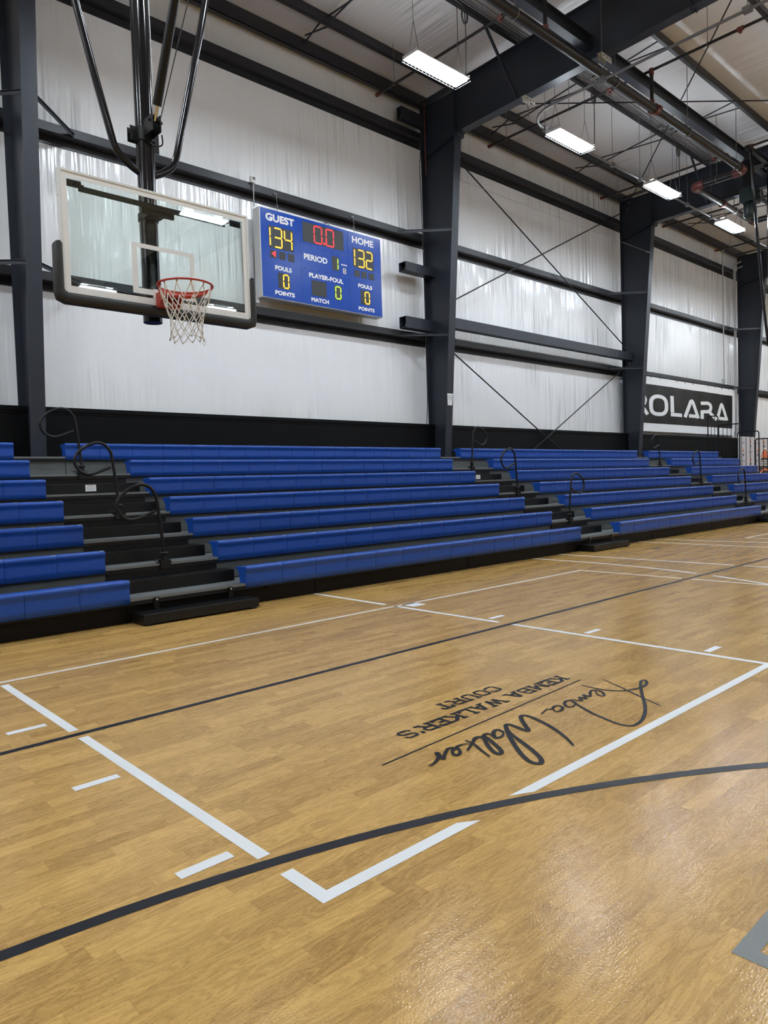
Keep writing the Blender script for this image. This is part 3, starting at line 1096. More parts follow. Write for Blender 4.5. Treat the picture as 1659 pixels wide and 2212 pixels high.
# handwritten signature and block lettering on the key
SIG = [[[0.825, -3.943], [0.774, -4.05], [0.714, -4.161], [0.645, -4.291], [0.61, -4.361], [0.575, -4.434]], [[0.634, -3.907], [0.63, -3.993], [0.628, -3.988], [0.635, -4.058], [0.661, -4.114], [0.706, -4.159], [0.784, -4.187], [0.807, -4.192], [0.847, -4.196], [0.921, -4.176], [0.965, -4.146], [0.964, -4.13], [0.925, -4.137], [0.838, -4.18], [0.767, -4.221], [0.669, -4.28], [0.571, -4.342], [0.469, -4.4], [0.386, -4.439], [0.301, -4.47], [0.231, -4.483], [0.188, -4.48], [0.171, -4.46], [0.165, -4.42], [0.177, -4.363], [0.199, -4.3], [0.224, -4.232], [0.265, -4.152], [0.3, -4.087], [0.322, -4.057], [0.334, -4.023], [0.304, -4.017], [0.261, -4.037], [0.232, -4.07], [0.239, -4.091], [0.274, -4.091], [0.321, -4.064]], [[0.592, -4.026], [0.533, -4.077], [0.52, -4.114], [0.549, -4.111], [0.592, -4.071], [0.601, -4.036], [0.591, -4.017], [0.564, -4.016], [0.522, -4.036], [0.473, -4.068], [0.466, -4.06], [0.472, -4.023], [0.422, -4.074], [0.421, -4.052], [0.416, -4.031], [0.374, -4.075], [0.361, -4.054], [0.359, -4.03], [0.334, -4.023]], [[0.146, -4.038], [0.123, -4.069], [0.127, -4.083], [0.155, -4.086], [0.192, -4.071], [0.213, -4.041], [0.209, -4.024], [0.184, -4.022], [0.153, -4.033], [0.132, -4.035], [0.119, -4.021], [0.081, -4.029], [0.036, -4.041]], [[-0.243, -4.416], [-0.198, -4.362], [-0.145, -4.282], [-0.094, -4.185], [-0.059, -4.094], [-0.04, -4.022], [-0.046, -3.989], [-0.07, -3.988], [-0.109, -4.022], [-0.168, -4.088], [-0.213, -4.14], [-0.225, -4.134], [-0.221, -4.1], [-0.211, -4.048], [-0.212, -4.012], [-0.238, -4.019], [-0.287, -4.066], [-0.363, -4.146], [-0.442, -4.24], [-0.5, -4.319], [-0.532, -4.382], [-0.527, -4.417], [-0.507, -4.422], [-0.474, -4.397], [-0.434, -4.34], [-0.388, -4.258], [-0.348, -4.177], [-0.319, -4.121], [-0.277, -4.062], [-0.245, -4.026]], [[-0.324, -4.072], [-0.364, -4.094], [-0.4, -4.092], [-0.394, -4.069], [-0.357, -4.035], [-0.322, -4.02], [-0.306, -4.03], [-0.318, -4.063], [-0.328, -4.075]], [[-0.398, -4.072], [-0.386, -4.04], [-0.39, -4.021], [-0.419, -4.026], [-0.455, -4.06], [-0.504, -4.118], [-0.545, -4.181], [-0.557, -4.22], [-0.543, -4.228], [-0.513, -4.203], [-0.479, -4.146], [-0.446, -4.084], [-0.43, -4.044], [-0.441, -4.04], [-0.451, -4.021], [-0.474, -4.018], [-0.514, -4.038], [-0.548, -4.057], [-0.62, -4.093]], [[-0.608, -4.215], [-0.574, -4.137], [-0.536, -4.056], [-0.529, -4.001]], [[-0.549, -4.05], [-0.568, -4.033], [-0.593, -4.027], [-0.622, -4.029], [-0.642, -4.064], [-0.669, -4.091], [-0.697, -4.097], [-0.698, -4.076], [-0.673, -4.047], [-0.641, -4.033], [-0.65, -4.015], [-0.672, -4.016], [-0.706, -4.036], [-0.75, -4.067], [-0.765, -4.081], [-0.769, -4.069], [-0.737, -4.018], [-0.745, -4.013], [-0.767, -4.048], [-0.793, -4.066], [-0.832, -4.084], [-0.855, -4.088], [-0.872, -4.086]]]
mb = MB()
WID = [.017, .019, .017, .017, .024, .022, .022, .022, .017]
for i, pts in enumerate(SIG):
    mb.ribbon(smooth_line(pts, 6), WID[i], .0012 + .0004 * i, taper=18, lift=2e-6)
tag(mb.build('signature', M['ink']), 'large black handwritten signature on the key, upside down in the photo', 'lettering')
mb = MB()
mb.ribbon([(-1.004, -3.928), (-.6, -3.908), (.4, -3.859), (.73, -3.843)], .011)
tag(mb.build('rule_line', M['ink']), 'thin black line between the signature and the block letters', 'floor line')

# slab letters: strokes in a 1 x 1 cell (w = width of the letter), reading direction +x, up +y
SLAB = {
    'K': (1.0, [[(.2, 0), (.2, 1)], [(.82, .95), (.25, .45)], [(.42, .62), (.86, .06)]], [(.2, 0), (.2, 1), (.84, 0), (.84, 1)]),
    'E': (.88, [[(.2, 0), (.2, 1)], [(.05, .92), (.82, .92)], [(.2, .5), (.62, .5)], [(.05, .08), (.82, .08)], [(.78, .92), (.78, .7)], [(.78, .08), (.78, .3)]], []),
    'M': (1.2, [[(.2, 0), (.2, 1)], [(.22, .95), (.6, .25)], [(.98, .95), (.6, .25)], [(1.0, 0), (1.0, 1)]], [(.2, 0), (1.0, 0)]),
    'B': (.95, [[(.2, 0), (.2, 1)], [(.05, .92), (.7, .92), (.8, .82), (.8, .62), (.7, .52), (.25, .52)], [(.7, .52), (.83, .42), (.83, .18), (.72, .08), (.05, .08)]], []),
    'A': (1.05, [[(.18, .02), (.5, .95)], [(.55, .95), (.87, .02)], [(.3, .32), (.75, .32)]], [(.18, 0), (.87, 0)]),
    'W': (1.3, [[(.16, 1), (.4, .05)], [(.4, .05), (.65, .9)], [(.65, .9), (.9, .05)], [(.9, .05), (1.14, 1)]], [(.16, 1), (1.14, 1)]),
    'L': (.88, [[(.2, 0), (.2, 1)], [(.05, .08), (.82, .08)], [(.78, .08), (.78, .36)]], [(.2, 1)]),
    'R': (1.0, [[(.2, 0), (.2, 1)], [(.05, .92), (.7, .92), (.82, .82), (.82, .6), (.7, .48), (.25, .48)], [(.55, .48), (.84, .05)]], [(.2, 0), (.86, 0)]),
    'S': (.9, [[(.8, .72), (.8, .84), (.7, .92), (.28, .92), (.16, .82), (.16, .64), (.28, .54), (.68, .46), (.8, .36), (.8, .18), (.68, .08), (.26, .08), (.14, .18), (.14, .3)]], []),
    'C': (.9, [[(.8, .68), (.8, .82), (.7, .92), (.3, .92), (.16, .8), (.16, .2), (.3, .08), (.7, .08), (.8, .18), (.8, .3)]], []),
    'O': (.95, [[(.3, .92), (.68, .92), (.82, .8), (.82, .2), (.68, .08), (.3, .08), (.16, .2), (.16, .8), (.3, .92)]], []),
    'U': (1.0, [[(.2, 1), (.2, .2), (.32, .08), (.7, .08), (.82, .2), (.82, 1)]], [(.2, 1), (.82, 1)]),
    'T': (.92, [[(.06, .92), (.86, .92)], [(.46, 0), (.46, 1)], [(.1, .92), (.1, .66)], [(.82, .92), (.82, .66)]], [(.46, 0)]),
    "'": (.34, [[(.2, 1), (.12, .7)]], []),
    ' ': (.5, [], []),
}


def slab_text(s, xs, xe, ybase, ytop, parent):
    """floor lettering seen right way up from the bleachers: reads towards -x, tops towards -y"""
    tot = sum(SLAB[c][0] for c in s)
    k = (xe - xs) / tot
    h = ytop - ybase
    cur = 0
    n = 0
    for c in s:
        mb = MB()
        w, strokes, slabs = SLAB[c]
        to = lambda p: (xs + (cur + p[0]) * k, ybase + p[1] * h)
        for st in strokes:
            mb.ribbon([to(p) for p in st], .019 if len(st) > 2 else .022, .0012 + .00002 * (n % 20))
            n += 1
        for p in slabs:
            yb = p[1] + (.075 if p[1] == 0 else -.075)
            mb.ribbon([to((p[0] - .19, yb)), to((p[0] + .19, yb))], abs(h) * .17, .0012 + .00002 * (n % 20))
            n += 1
        cur += w
        if c != ' ':
            mb.build('letter', M['ink'], parent)


t = thing('block_lettering', 'black slab block letters in two lines beside the signature on the key', 'lettering', (0, -3.7, 0))
slab_text("KEMBA WALKER'S", .715, -.70, -3.682, -3.785, t)
slab_text('COURT', .275, -.255, -3.516, -3.615, t)

# ================================================================ scoreboard
SX0, SX1, SZ0, SZ1, SY = 4.09, 6.985, 4.615, 6.205, 4.58
sb = thing('scoreboard', 'blue electronic scoreboard hung on the wall showing guest and home scores', 'scoreboard', (5.53, 4.78, 4.6))
m = MB()
m.box(SX0, SX1, SY + .004, 4.795, SZ0, SZ1)
m.build('cabinet', M['aluminium'], sb, bevel=.006)
m = MB()
xs = (SX0 + .012, 4.962, 6.118, SX1 - .012)
m.box(xs[0], xs[1] - .002, SY, SY + .006, SZ0 + .012, SZ1 - .012)
m.box(xs[2] + .002, xs[3], SY, SY + .006, SZ0 + .012, SZ1 - .012)
for a, b in ((SZ0 + .012, 5.283), (5.287, 5.703), (5.707, SZ1 - .012)):
    m.box(xs[1] + .002, xs[2] - .002, SY, SY + .006, a, b)
m.build('face_panel', M['scoreblue'], sb)
m = MB()
for xx in (xs[1], xs[2]):
    for k in range(9):
        m.box(xx - .012, xx + .012, SY - .004, SY + .001, SZ0 + .1 + k * .175, SZ0 + .115 + k * .175)
for zz in (5.285, 5.705):
    for k in range(7):
        xx = xs[1] + .08 + k * .165
        m.box(xx - .006, xx + .006, SY - .004, SY + .001, zz - .012, zz + .012)
m.build('panel_clips', M['scoreblue'], sb)
LY = SY - .0012
TXT = [('GUEST', 4.213, 4.838, 5.985, 6.122), ('HOME', 6.222, 6.785, 5.985, 6.117), ('PERIOD', 5.032, 5.586, 5.446, 5.556), ('FOULS', 4.382, 4.746, 5.137, 5.220),
       ('POINTS', 4.363, 4.792, 4.695, 4.774), ('PLAYER-FOUL', 5.139, 5.965, 5.133, 5.221), ('MATCH', 5.172, 5.590, 4.689, 4.768),
       ('FOULS', 6.346, 6.717, 5.133, 5.212), ('POINTS', 6.338, 6.764, 4.689, 4.762)]
for s, x0, x1, z0, z1 in TXT:
    put_text(MB(), s, x0, x1, z0, z1, LY, .0055 if len(s) != 5 or z1 < 6 else .009).build('lettering', M['letter_white'], sb)
SEGS = {'0': 'abcdef', '1': 'bc', '2': 'abged', '3': 'abgcd', '4': 'fgbc'}


def led(ch, x0, x1, z0, z1, mat, parent, step=.0155):
    """seven segment figure drawn with two columns of square LEDs"""
    mb = MB()
    zm = (z0 + z1) / 2
    yy = SY - .0042
    s = .0050
    th = .013

    def run(p, q, vert):
        n = max(2, int(round((abs(q[0] - p[0]) + abs(q[1] - p[1])) / step)))
        for lane in (-.6, .6):
            for i in range(n + 1):
                u = i / n
                if lane > 0 and i == n:
                    continue
                u += (.5 / n if lane > 0 else 0)
                x = p[0] + (q[0] - p[0]) * u + (lane * th if vert else 0)
                z = p[1] + (q[1] - p[1]) * u + (0 if vert else lane * th)
                mb.add([(x - s, yy, z - s), (x + s, yy, z - s), (x + s, yy, z + s), (x - s, yy, z + s)], [(0, 1, 2, 3)])
    e = .014
    for g in SEGS[ch]:
        if g == 'a': run((x0 + e, z1), (x1 - e, z1), False)
        if g == 'd': run((x0 + e, z0), (x1 - e, z0), False)
        if g == 'g': run((x0 + e, zm), (x1 - e, zm), False)
        if g == 'f': run((x0, zm + e), (x0, z1 - e), True)
        if g == 'e': run((x0, z0 + e), (x0, zm - e), True)
        if g == 'b': run((x1, zm + e), (x1, z1 - e), True)
        if g == 'c': run((x1, z0 + e), (x1, zm - e), True)
    return mb.build('led_digit', mat, parent)


def display(x0, x1, z0, z1):
    return MB().box(x0, x1, SY - .003, SY + .004, z0, z1).build('display', M['display'], sb)


d = display(4.268, 4.803, 5.515, 5.905)
led('1', 4.20, 4.295, 5.545, 5.88, M['amber'], d); led('3', 4.385, 4.545, 5.545, 5.88, M['amber'], d); led('4', 4.61, 4.765, 5.545, 5.88, M['amber'], d)
d = display(6.232, 6.775, 5.515, 5.895)
led('1', 6.18, 6.275, 5.545, 5.87, M['amber'], d); led('3', 6.36, 6.52, 5.545, 5.87, M['amber'], d); led('2', 6.58, 6.735, 5.545, 5.87, M['amber'], d)
d = display(5.022, 6.0, 5.772, 6.138)
led('0', 5.29, 5.468, 5.80, 6.108, M['redled'], d); led('0', 5.574, 5.752, 5.80, 6.108, M['redled'], d)
m = MB()
for i in range(3):
    for j in range(3):
        xx, zz = 5.507 + i * .014, 5.800 + j * .014
        m.add([(xx, SY - .0042, zz), (xx + .01, SY - .0042, zz), (xx + .01, SY - .0042, zz + .01), (xx, SY - .0042, zz + .01)], [(0, 1, 2, 3)])
m.build('decimal_point', M['redled'], d)
d = display(5.697, 5.868, 5.362, 5.628); led('1', 5.75, 5.842, 5.385, 5.605, M['greenled'], d)
d = display(4.440, 4.692, 4.818, 5.098); led('0', 4.555, 4.665, 4.84, 5.075, M['amber'], d)
d = display(6.405, 6.660, 4.818, 5.090); led('0', 6.52, 6.632, 4.84, 5.068, M['amber'], d)
d = display(5.738, 5.918, 4.808, 5.080); led('0', 5.765, 5.89, 4.83, 5.058, M['greenled'], d)
display(5.190, 5.542, 4.808, 5.092)
for k, x0 in enumerate((4.285, 4.477, 4.668)):
    d = display(x0, x0 + .142, 5.340, 5.477)
    if k == 0:
        mm = MB()
        for i in range(5):
            for j in range(-i, i + 1):
                xx, zz = x0 + .03 + i * .018, 5.409 + j * .0115
                mm.add([(xx, SY - .0042, zz), (xx + .014, SY - .0042, zz), (xx + .014, SY - .0042, zz + .009), (xx, SY - .0042, zz + .009)], [(0, 1, 2, 3)])
        mm.build('possession_arrow', M['redled'], d)
for x0 in (6.255, 6.440, 6.634):
    display(x0, x0 + .142, 5.336, 5.464)
m = MB()
for k in range(6):
    xx = 5.925 + k * .025
    m.add([(xx, LY, 5.492), (xx + .017, LY, 5.492), (xx + .017, LY, 5.515 + .005 * (k % 2)), (xx, LY, 5.515 + .005 * (k % 2))], [(0, 1, 2, 3)])
m.build('small_print', M['letter_white'], sb)
m = MB().box(5.968, 6.040, SY - .003, SY + .002, 5.34, 5.44)
m.build('socket_plate', M['paper'], sb)
m = MB()
m.box(5.98, 6.028, SY - .0045, SY - .0028, 5.352, 5.39).box(5.98, 6.028, SY - .0045, SY - .0028, 5.398, 5.43)
m.build('sockets', M['greyprint'], sb)
for xx in (4.58, 6.42):
    m = MB()
    m.tube([(xx, 4.76, 6.60), (xx, 4.75, 6.50), (xx + .008, 4.74, 6.40), (xx, 4.73, 6.30), (xx, 4.72, SZ1 + .005)], .006, 6)
    m.tube([(xx - .02, 4.76, 6.40), (xx, 4.75, 6.31), (xx + .02, 4.74, 6.35), (xx + .01, 4.75, 6.42)], .004, 5)
    m.box(xx - .03, xx + .03, 4.772, 4.80, 6.57, 6.60)
    m.box(xx - .02, xx + .02, 4.70, 4.74, SZ1 - .001, SZ1 + .03)
    m.build('hanging_cable', M['galv'], sb)
m = MB()
m.tube(smooth_line([(5.62, 4.74, SZ1), (5.64, 4.74, 6.27), (5.72, 4.74, 6.30), (5.85, 4.74, 6.25), (5.98, 4.74, SZ1 - .001)], 5), .006, 6)
m.tube(smooth_line([(5.60, 4.73, SZ1), (5.63, 4.73, 6.25), (5.70, 4.73, 6.28)], 5), .006, 6)
m.build('power_cable', M['wire'], sb)
MB().box(4.05, 4.10, 4.70, 4.80, SZ0 - .09, SZ0 - .001).build('mounting_bracket', M['aluminium'], sb)
# junction box on the girt with its conduit
t = thing('junction_box', 'small white electrical box with a conduit above the scoreboard\'s left corner', 'electrical box', (4.08, 4.79, 6.7))
MB().box(4.05, 4.13, 4.735, 4.80, 6.655, 6.765).build('box', M['lampbody'], t, bevel=.006)
MB().tube([(4.095, 4.72, 6.70), (4.095, 4.725, 6.735)], .025, 8).build('cover', M['chrome'], t)
MB().tube([(4.105, 4.76, 6.655), (4.10, 4.76, 6.24)], .011, 6).build('conduit', M['whitepipe'], t)

# ================================================================ wall banner
def wavy(x, z):
    return 4.775 - .010 * math.sin(x * 2.1 + z) - .006 * math.sin(x * 5.3 + 2 * z)


def wave_grid(x0, x1, z0, z1, nx, nz, off):
    mb = MB()
    vs = []
    for j in range(nz + 1):
        for i in range(nx + 1):
            x, z = x0 + (x1 - x0) * i / nx, z0 + (z1 - z0) * j / nz
            vs.append((x, wavy(x, z) - off, z))
    fs = [(j * (nx + 1) + i, j * (nx + 1) + i + 1, (j + 1) * (nx + 1) + i + 1, (j + 1) * (nx + 1) + i) for j in range(nz) for i in range(nx)]
    mb.add(vs, fs, True)
    return mb


bn = thing('wall_banner', 'long black and white vinyl banner with big white letters hung on the far wall', 'banner', (21.5, 4.78, 2.6))
wave_grid(17.2, 25.45, 2.60, 4.33, 60, 14, 0).build('cloth', M['banner_white'], bn)
wave_grid(17.2, 25.02, 2.86, 4.09, 60, 10, .003).build('black_field', M['banner_black'], bn)


def wall_stroke(mb, pts, w, closed=False):
    b0 = len(mb.v)
    K = .48                                     # wide lettering: strokes twice as thick across as up
    mb.ribbon([(p[0] * K, p[1]) for p in pts], w, axis='wall', y=0, closed=closed)
    for i in range(b0, len(mb.v)):
        x, _, z = mb.v[i]
        x /= K
        mb.v[i] = (x, wavy(x, z) - .006 - .0004 * (len(mb.v) % 7), z)


Rs = [(22.289, 3.674), (22.85, 3.70), (23.05, 3.66), (23.12, 3.57), (23.05, 3.46), (22.85, 3.40), (22.36, 3.38)]
LET = [('R', [([(a - 4.80, z + .02) for a, z in Rs], 0), ([(17.50, 3.40), (17.52, 3.14)], 0), ([(18.1, 3.36), (18.46, 3.13)], 0)]),
       ('O', [(smooth_line([(18.71, 3.571), (18.892, 3.70), (19.202, 3.735), (19.516, 3.70), (19.686, 3.58), (19.695, 3.33), (19.498, 3.20), (19.182, 3.165), (18.874, 3.19), (18.712, 3.306)], 4, True), 1)]),
       ('L', [([(20.08, 3.80), (20.10, 3.40), (20.11, 3.26)], 0), ([(20.00, 3.19), (20.83, 3.19)], 0)]),
       ('A', [([(21.07, 3.14), (21.40, 3.55), (21.50, 3.68), (21.60, 3.72), (21.70, 3.66), (22.10, 3.14)], 0), ([(21.36, 3.20), (22.12, 3.20)], 0)]),
       ('R', [(Rs, 0), ([(22.39, 3.42), (22.40, 3.13)], 0), ([(23.0, 3.38), (23.58, 3.14)], 0)]),
       ('A', [([(23.63, 3.14), (23.90, 3.55), (23.99, 3.68), (24.07, 3.72), (24.15, 3.66), (24.55, 3.16)], 0), ([(23.82, 3.20), (24.58, 3.20)], 0)])]
for c, sts in LET:
    m = MB()
    for pts, cl in sts:
        if not cl:
            fine = []
            for (ax, az), (bx_, bz) in zip(pts[:-1], pts[1:]):
                fine += [(ax + (bx_ - ax) * k / 6, az + (bz - az) * k / 6) for k in range(6)]
            pts = fine + [pts[-1]]
        wall_stroke(m, pts, .118, bool(cl))
    m.build('letter', M['banner_white'], bn)
m = MB()
for k in range(14):
    xx = 17.5 + k * .6
    m.tube([(xx, 4.765, 4.30), (xx, 4.79, 4.30)], .02, 8)
m.build('grommets', M['greyprint'], bn)

# step-and-repeat backdrop beyond the bleachers
bd = thing('backdrop_banner', 'pale backdrop printed with small repeated logos and a large basketball crest, behind the guard rails', 'banner', (24.0, 3.3, 0))
MB().box(21.82, 26.6, 3.30, 3.32, .05, 2.37).build('cloth', M['backdrop'], bd)
m = MB()
m.tube([(21.80, 3.34, .02), (21.80, 3.34, 2.39), (26.62, 3.34, 2.39), (26.62, 3.34, .02)], .02, 8)
for xx in (21.80, 26.62):
    m.box(xx - .03, xx + .03, 3.05, 3.65, 0, .03)
m.build('stand', M['aluminium'], bd)
my = 3.2985
mo, mk, mg = MB(), MB(), MB()
for q in range(8):
    for r in range(-1, 7):
        cx, cz = 22.15 + q * .622, 2.19 - r * .305
        if cz > 2.3 or (23.4 < cx < 24.7 and cz < 1.95) or cx > 26.4:
            continue
        if (q + r) % 2:
            mo.add([(cx + .060 * math.cos(a * math.pi / 8), my, cz + .03 + .080 * math.sin(a * math.pi / 8)) for a in range(9)], [tuple(range(9))])
            mk.add([(cx - .065, my, cz - .06), (cx - .045, my, cz - .12), (cx, my, cz - .16), (cx + .045, my, cz - .12), (cx + .065, my, cz - .06)], [(0, 1, 2, 3, 4)])
            mk.add([(cx - .07, my - .0005, cz + .02), (cx + .07, my - .0005, cz + .02), (cx + .07, my - .0005, cz + .038), (cx - .07, my - .0005, cz + .038)], [(0, 3, 2, 1)])
        else:
            for i in range(5):
                gx = cx - .14 + i * .058
                mg.add([(gx, my, cz - .02), (gx + .035, my, cz - .02), (gx + .045, my, cz + .03), (gx + .01, my, cz + .03)], [(0, 1, 2, 3)])
mo.build('small_logo_tops', M['orange'], bd)
mk.build('small_logo_bases', M['display'], bd)
mg.build('small_wordmarks', M['greyprint'], bd)
# the large crest: half basketball over white block letters on black
cx, cz, ks = 24.05, 1.66, .74


def crest(mb, pts, lay):
    mb.add([(cx + p[0] * ks, my - .001 * lay, cz + p[1] * ks) for p in pts], [tuple(range(len(pts)))])


def arcpts(r, a0, a1, n, sy=1.0, oz=0.0):
    return [(p[0], p[1] * sy + oz) for p in circle_pts(0, 0, r, a0, a1, n)]


m = MB()
crest(m, arcpts(.50, 0, 180, 14, 1.05) + [(-.76, -.02), (-.76, -.60), (0, -1.0), (.76, -.60), (.76, -.02)], 1)
m.build('crest_outline', M['letter_white'], bd)
m = MB()
crest(m, arcpts(.44, 0, 180, 14, 1.05) + [(-.70, -.05), (-.70, -.57), (0, -.94), (.70, -.57), (.70, -.05)], 2)
m.build('crest_ground', M['display'], bd)
m = MB()
for k in range(4):
    a0, a1 = k * 45 + 4, k * 45 + 41
    crest(m, arcpts(.39, a0, a1, 5, 1.05, .02) + arcpts(.07, a1, a0, 2, 1.05, .02), 3)
crest(m, arcpts(1.04, 58, 122, 10, 1, -1.50) + arcpts(.95, 122, 58, 10, 1, -1.50), 3)
m.build('crest_ball', M['orange'], bd)
m = MB()
for k in range(7):
    x0 = -.64 + k * .186
    crest(m, [(x0, -.34), (x0 + .05, -.34), (x0 + .05, -.06), (x0, -.06)], 4)
    for zz in (-.11, -.22, -.34):
        if (k * 3 + int(zz * 100)) % 4:
            crest(m, [(x0 + .05, zz), (x0 + .13, zz), (x0 + .13, zz + .05), (x0 + .05, zz + .05)], 4)
m.build('crest_letters', M['letter_white'], bd)

# paper notice on the middle column
t = thing('paper_notice', 'white paper notice taped to the column right of the scoreboard', 'sign', (8.58, 4.22, 3.0))
m = MB()
m.add([(8.487, inner_y(3.12) - .017, 3.13), (8.672, inner_y(3.12) - .017, 3.13), (8.652, inner_y(2.87) - .017, 2.88), (8.515, inner_y(2.87) - .017, 2.88)], [(0, 3, 2, 1)])
m.build('sheet', M['paper'], t)
m = MB()
for k, ws in enumerate(((.022, .018, 0, .026, .020), (.02, .026, .02, .024, .022), (.008, 0, .02, .024, .022), (.018,))):
    zc = 3.085 - k * .043
    xx = 8.582 - (sum(ws) + .005 * len(ws)) / 2
    for w in ws:
        if w:
            put = inner_y(zc) - .0185
            m.add([(xx, put, zc - .011), (xx + w, put, zc - .011), (xx + w, put, zc - .004), (xx, put, zc - .004)], [(0, 1, 2, 3)])
            m.add([(xx + w * .3, put, zc - .004), (xx + w * .7, put, zc - .004), (xx + w * .8, put, zc + .011), (xx + w * .1, put, zc + .011)], [(0, 1, 2, 3)])
        xx += (w or .012) + .005
m.build('text_lines', M['greyprint'], t)

# ================================================================ ceiling-hung basketball backstop
def backstop(X):
    t = thing('basketball_backstop', 'basketball backstop with glass board on a black roof-hung mast over the first aisle', 'basketball hoop', (X, 0.29, 2.85), 'ceiling hung backstops')
    MB().tube([(X, .29, 2.875), (X, .29, 8.75)], .083, 24).build('mast', M['glossblack'], t)
    m = MB()
    m.tube([(X, .29, 2.845), (X, .29, 2.93)], .088, 24)
    m.build('mast_cap', M['glossblack'], t)
    m = MB()
    m.box(X - .12, X + .16, .19, .80, 8.745, 8.758)
    m.box(X - .12, X + .12, .18, .40, 8.62, 8.745)
    m.box(X - 1.45, X + 1.45, .25, .35, 8.66, 8.744)
    m.build('header', M['blackmetal'], t)
    # bent side braces
    for s in (-1, 1):
        pts = [(X + s * 1.30, .30, 8.70), (X + s * .99, .30, 7.4), (X + s * .625, .30, 5.75), (X + s * .455, .30, 5.05), (X + s * .335, .29, 4.56), (X + s * .305, .29, 4.45),
               (X + s * .27, .29, 4.385), (X + s * .22, .29, 4.335), (X + s * .15, .29, 4.285), (X + s * .07, .29, 4.245)]
        MB().tube(pts[:4] + smooth_line(pts[3:], 4)[1:], .034, 14).build('side_brace', M['glossblack'], t)
    # clamp collar
    m = MB()
    m.tube([(X, .29, 4.53), (X, .29, 4.65)], .094, 24)
    m.box(X - .155, X - .08, .255, .262, 4.515, 4.645).box(X - .155, X - .08, .318, .325, 4.515, 4.645)
    m.box(X + .08, X + .155, .318, .325, 4.48, 4.66)
    m.box(X - .045, X - .035, .03, .21, 4.55, 4.70).box(X + .035, X + .045, .03, .21, 4.55, 4.70)
    m.tube([(X - .06, .075, 4.655), (X + .075, .075, 4.655)], .014, 8)
    m.tube([(X - .13, .25, 4.60), (X - .13, .33, 4.60)], .012, 6)
    m.tube(smooth_line([(X + .08, .10, 4.56), (X + .11, .16, 4.50), (X + .05, .20, 4.49), (X - .05, .195, 4.52)], 4), .007, 6)
    m.build('clamp', M['blackmetal'], t)
    # folding brace with chrome rod
    p, q = Vector((X, .075, 4.655)), Vector((X, -2.74, 9.50))
    d = (q - p).normalized()
    MB().tube([p, p + d * .22], .021, 12).build('brace_rod', M['chrome'], t)
    MB().tube([p + d * .13, q - d * .02], .041, 16).build('fold_brace', M['blackmetal'], t)
    MB().tube([(X + .09, .2, 4.64), (X + .14, -.75, 6.0), (X + .2, -2.6, 9.5)], .005, 5).build('safety_cable', M['wire'], t)
    MB().tube([(X + .06, .19, 4.66), (X + .02, .14, 6.5), (X, .12, 8.7)], .005, 5).build('hoist_cable', M['steelwire'], t)
    # board
    W2, Z0, Z1 = .914, 2.905, 3.972
    MB().box(X - W2 + .02, X + W2 - .02, .004, .016, Z0 + .02, Z1 - .02).build('glass_pane', M['glass'], t)
    m = MB()
    for a, b, c, d_ in ((X - W2, X - W2 + .022, Z0, Z1), (X + W2 - .022, X + W2, Z0, Z1)):
        m.box(a, b, -.004, .058, c, d_)
    m.box(X - W2 + .022, X + W2 - .022, -.004, .058, Z0, Z0 + .022)
    m.box(X - W2 + .022, X + W2 - .022, -.004, .058, Z1 - .022, Z1)
    for zz in (3.86, 3.75):
        m.tube([(X - W2 - .004, .03, zz), (X - W2, .03, zz)], .008, 6)
    m.build('board_frame', M['frame_white'], t, bevel=.003)
    m = MB()
    B = .066
    yf = .0030
    for a, b, c, d_ in ((X - W2 + .022, X - W2 + B, Z0 + .022, Z1 - .022), (X + W2 - B, X + W2 - .022, Z0 + .022, Z1 - .022),
                        (X - W2 + B, X + W2 - B, Z0 + .022, Z0 + .095), (X - W2 + B, X + W2 - B, Z1 - .066, Z1 - .022)):
        m.box(a, b, yf, .0042, c, d_)
    m.build('border_line', M['board_paint'], t)
    m = MB()
    T = .050
    sx, s0, s1 = .307, 3.028, 3.480
    m.box(X - sx, X - sx + T, yf, .0042, s0, s1).box(X + sx - T, X + sx, yf, .0042, s0, s1)
    m.box(X - sx + T, X + sx - T, yf, .0042, s1 - T + .01, s1).box(X - sx + T, X + sx - T, yf, .0042, s0, s0 + T)
    m.build('target_square', M['board_paint'], t)
    # rubber edge padding: bottom and lower corners
    prof = [(-.028, .0), (-.018, -.012), (.0, -.018), (.055, -.018), (.070, -.008), (.070, .062), (.062, .066), (.060, .0)]
    m = MB()
    path = [(-W2 - .004, 3.335), (-W2 - .004, Z0 + .05), (-W2 + .03, Z0 - .006), (W2 - .03, Z0 - .006), (W2 + .004, Z0 + .05), (W2 + .004, 3.335)]
    outl = []
    r_ = .055
    # outer and inner outline of the U as seen from the front
    o_ = [(-W2 - .058, 3.33), (-W2 - .062, 2.93), (-W2 - .045, 2.875), (-W2 + .02, 2.848), (W2 - .02, 2.848), (W2 + .045, 2.875), (W2 + .062, 2.93), (W2 + .058, 3.33)]
    i_ = [(-W2 + .006, 3.34), (-W2 + .006, 2.975), (-W2 + .012, 2.952), (-W2 + .04, 2.938), (W2 - .04, 2.938), (W2 - .012, 2.952), (W2 - .006, 2.975), (W2 - .006, 3.34)]
    capl = [(-W2 - .048, 3.352), (-W2 - .026, 3.362), (-W2 - .008, 3.358)]
    capr = [(W2 + .008, 3.358), (W2 + .026, 3.362), (W2 + .048, 3.352)]
    of = [capl[0]] + o_ + [capr[2]]
    inn = [capl[2]] + i_ + [capr[0]]
    n = len(of)
    def mix(a, b, u): return (a[0] + (b[0] - a[0]) * u, a[1] + (b[1] - a[1]) * u)
    loops = [(.062, 0.0), (-.006, 0.0), (-.020, .18), (-.026, .5), (-.020, .84), (-.0055, 1.0)]
    vs = []
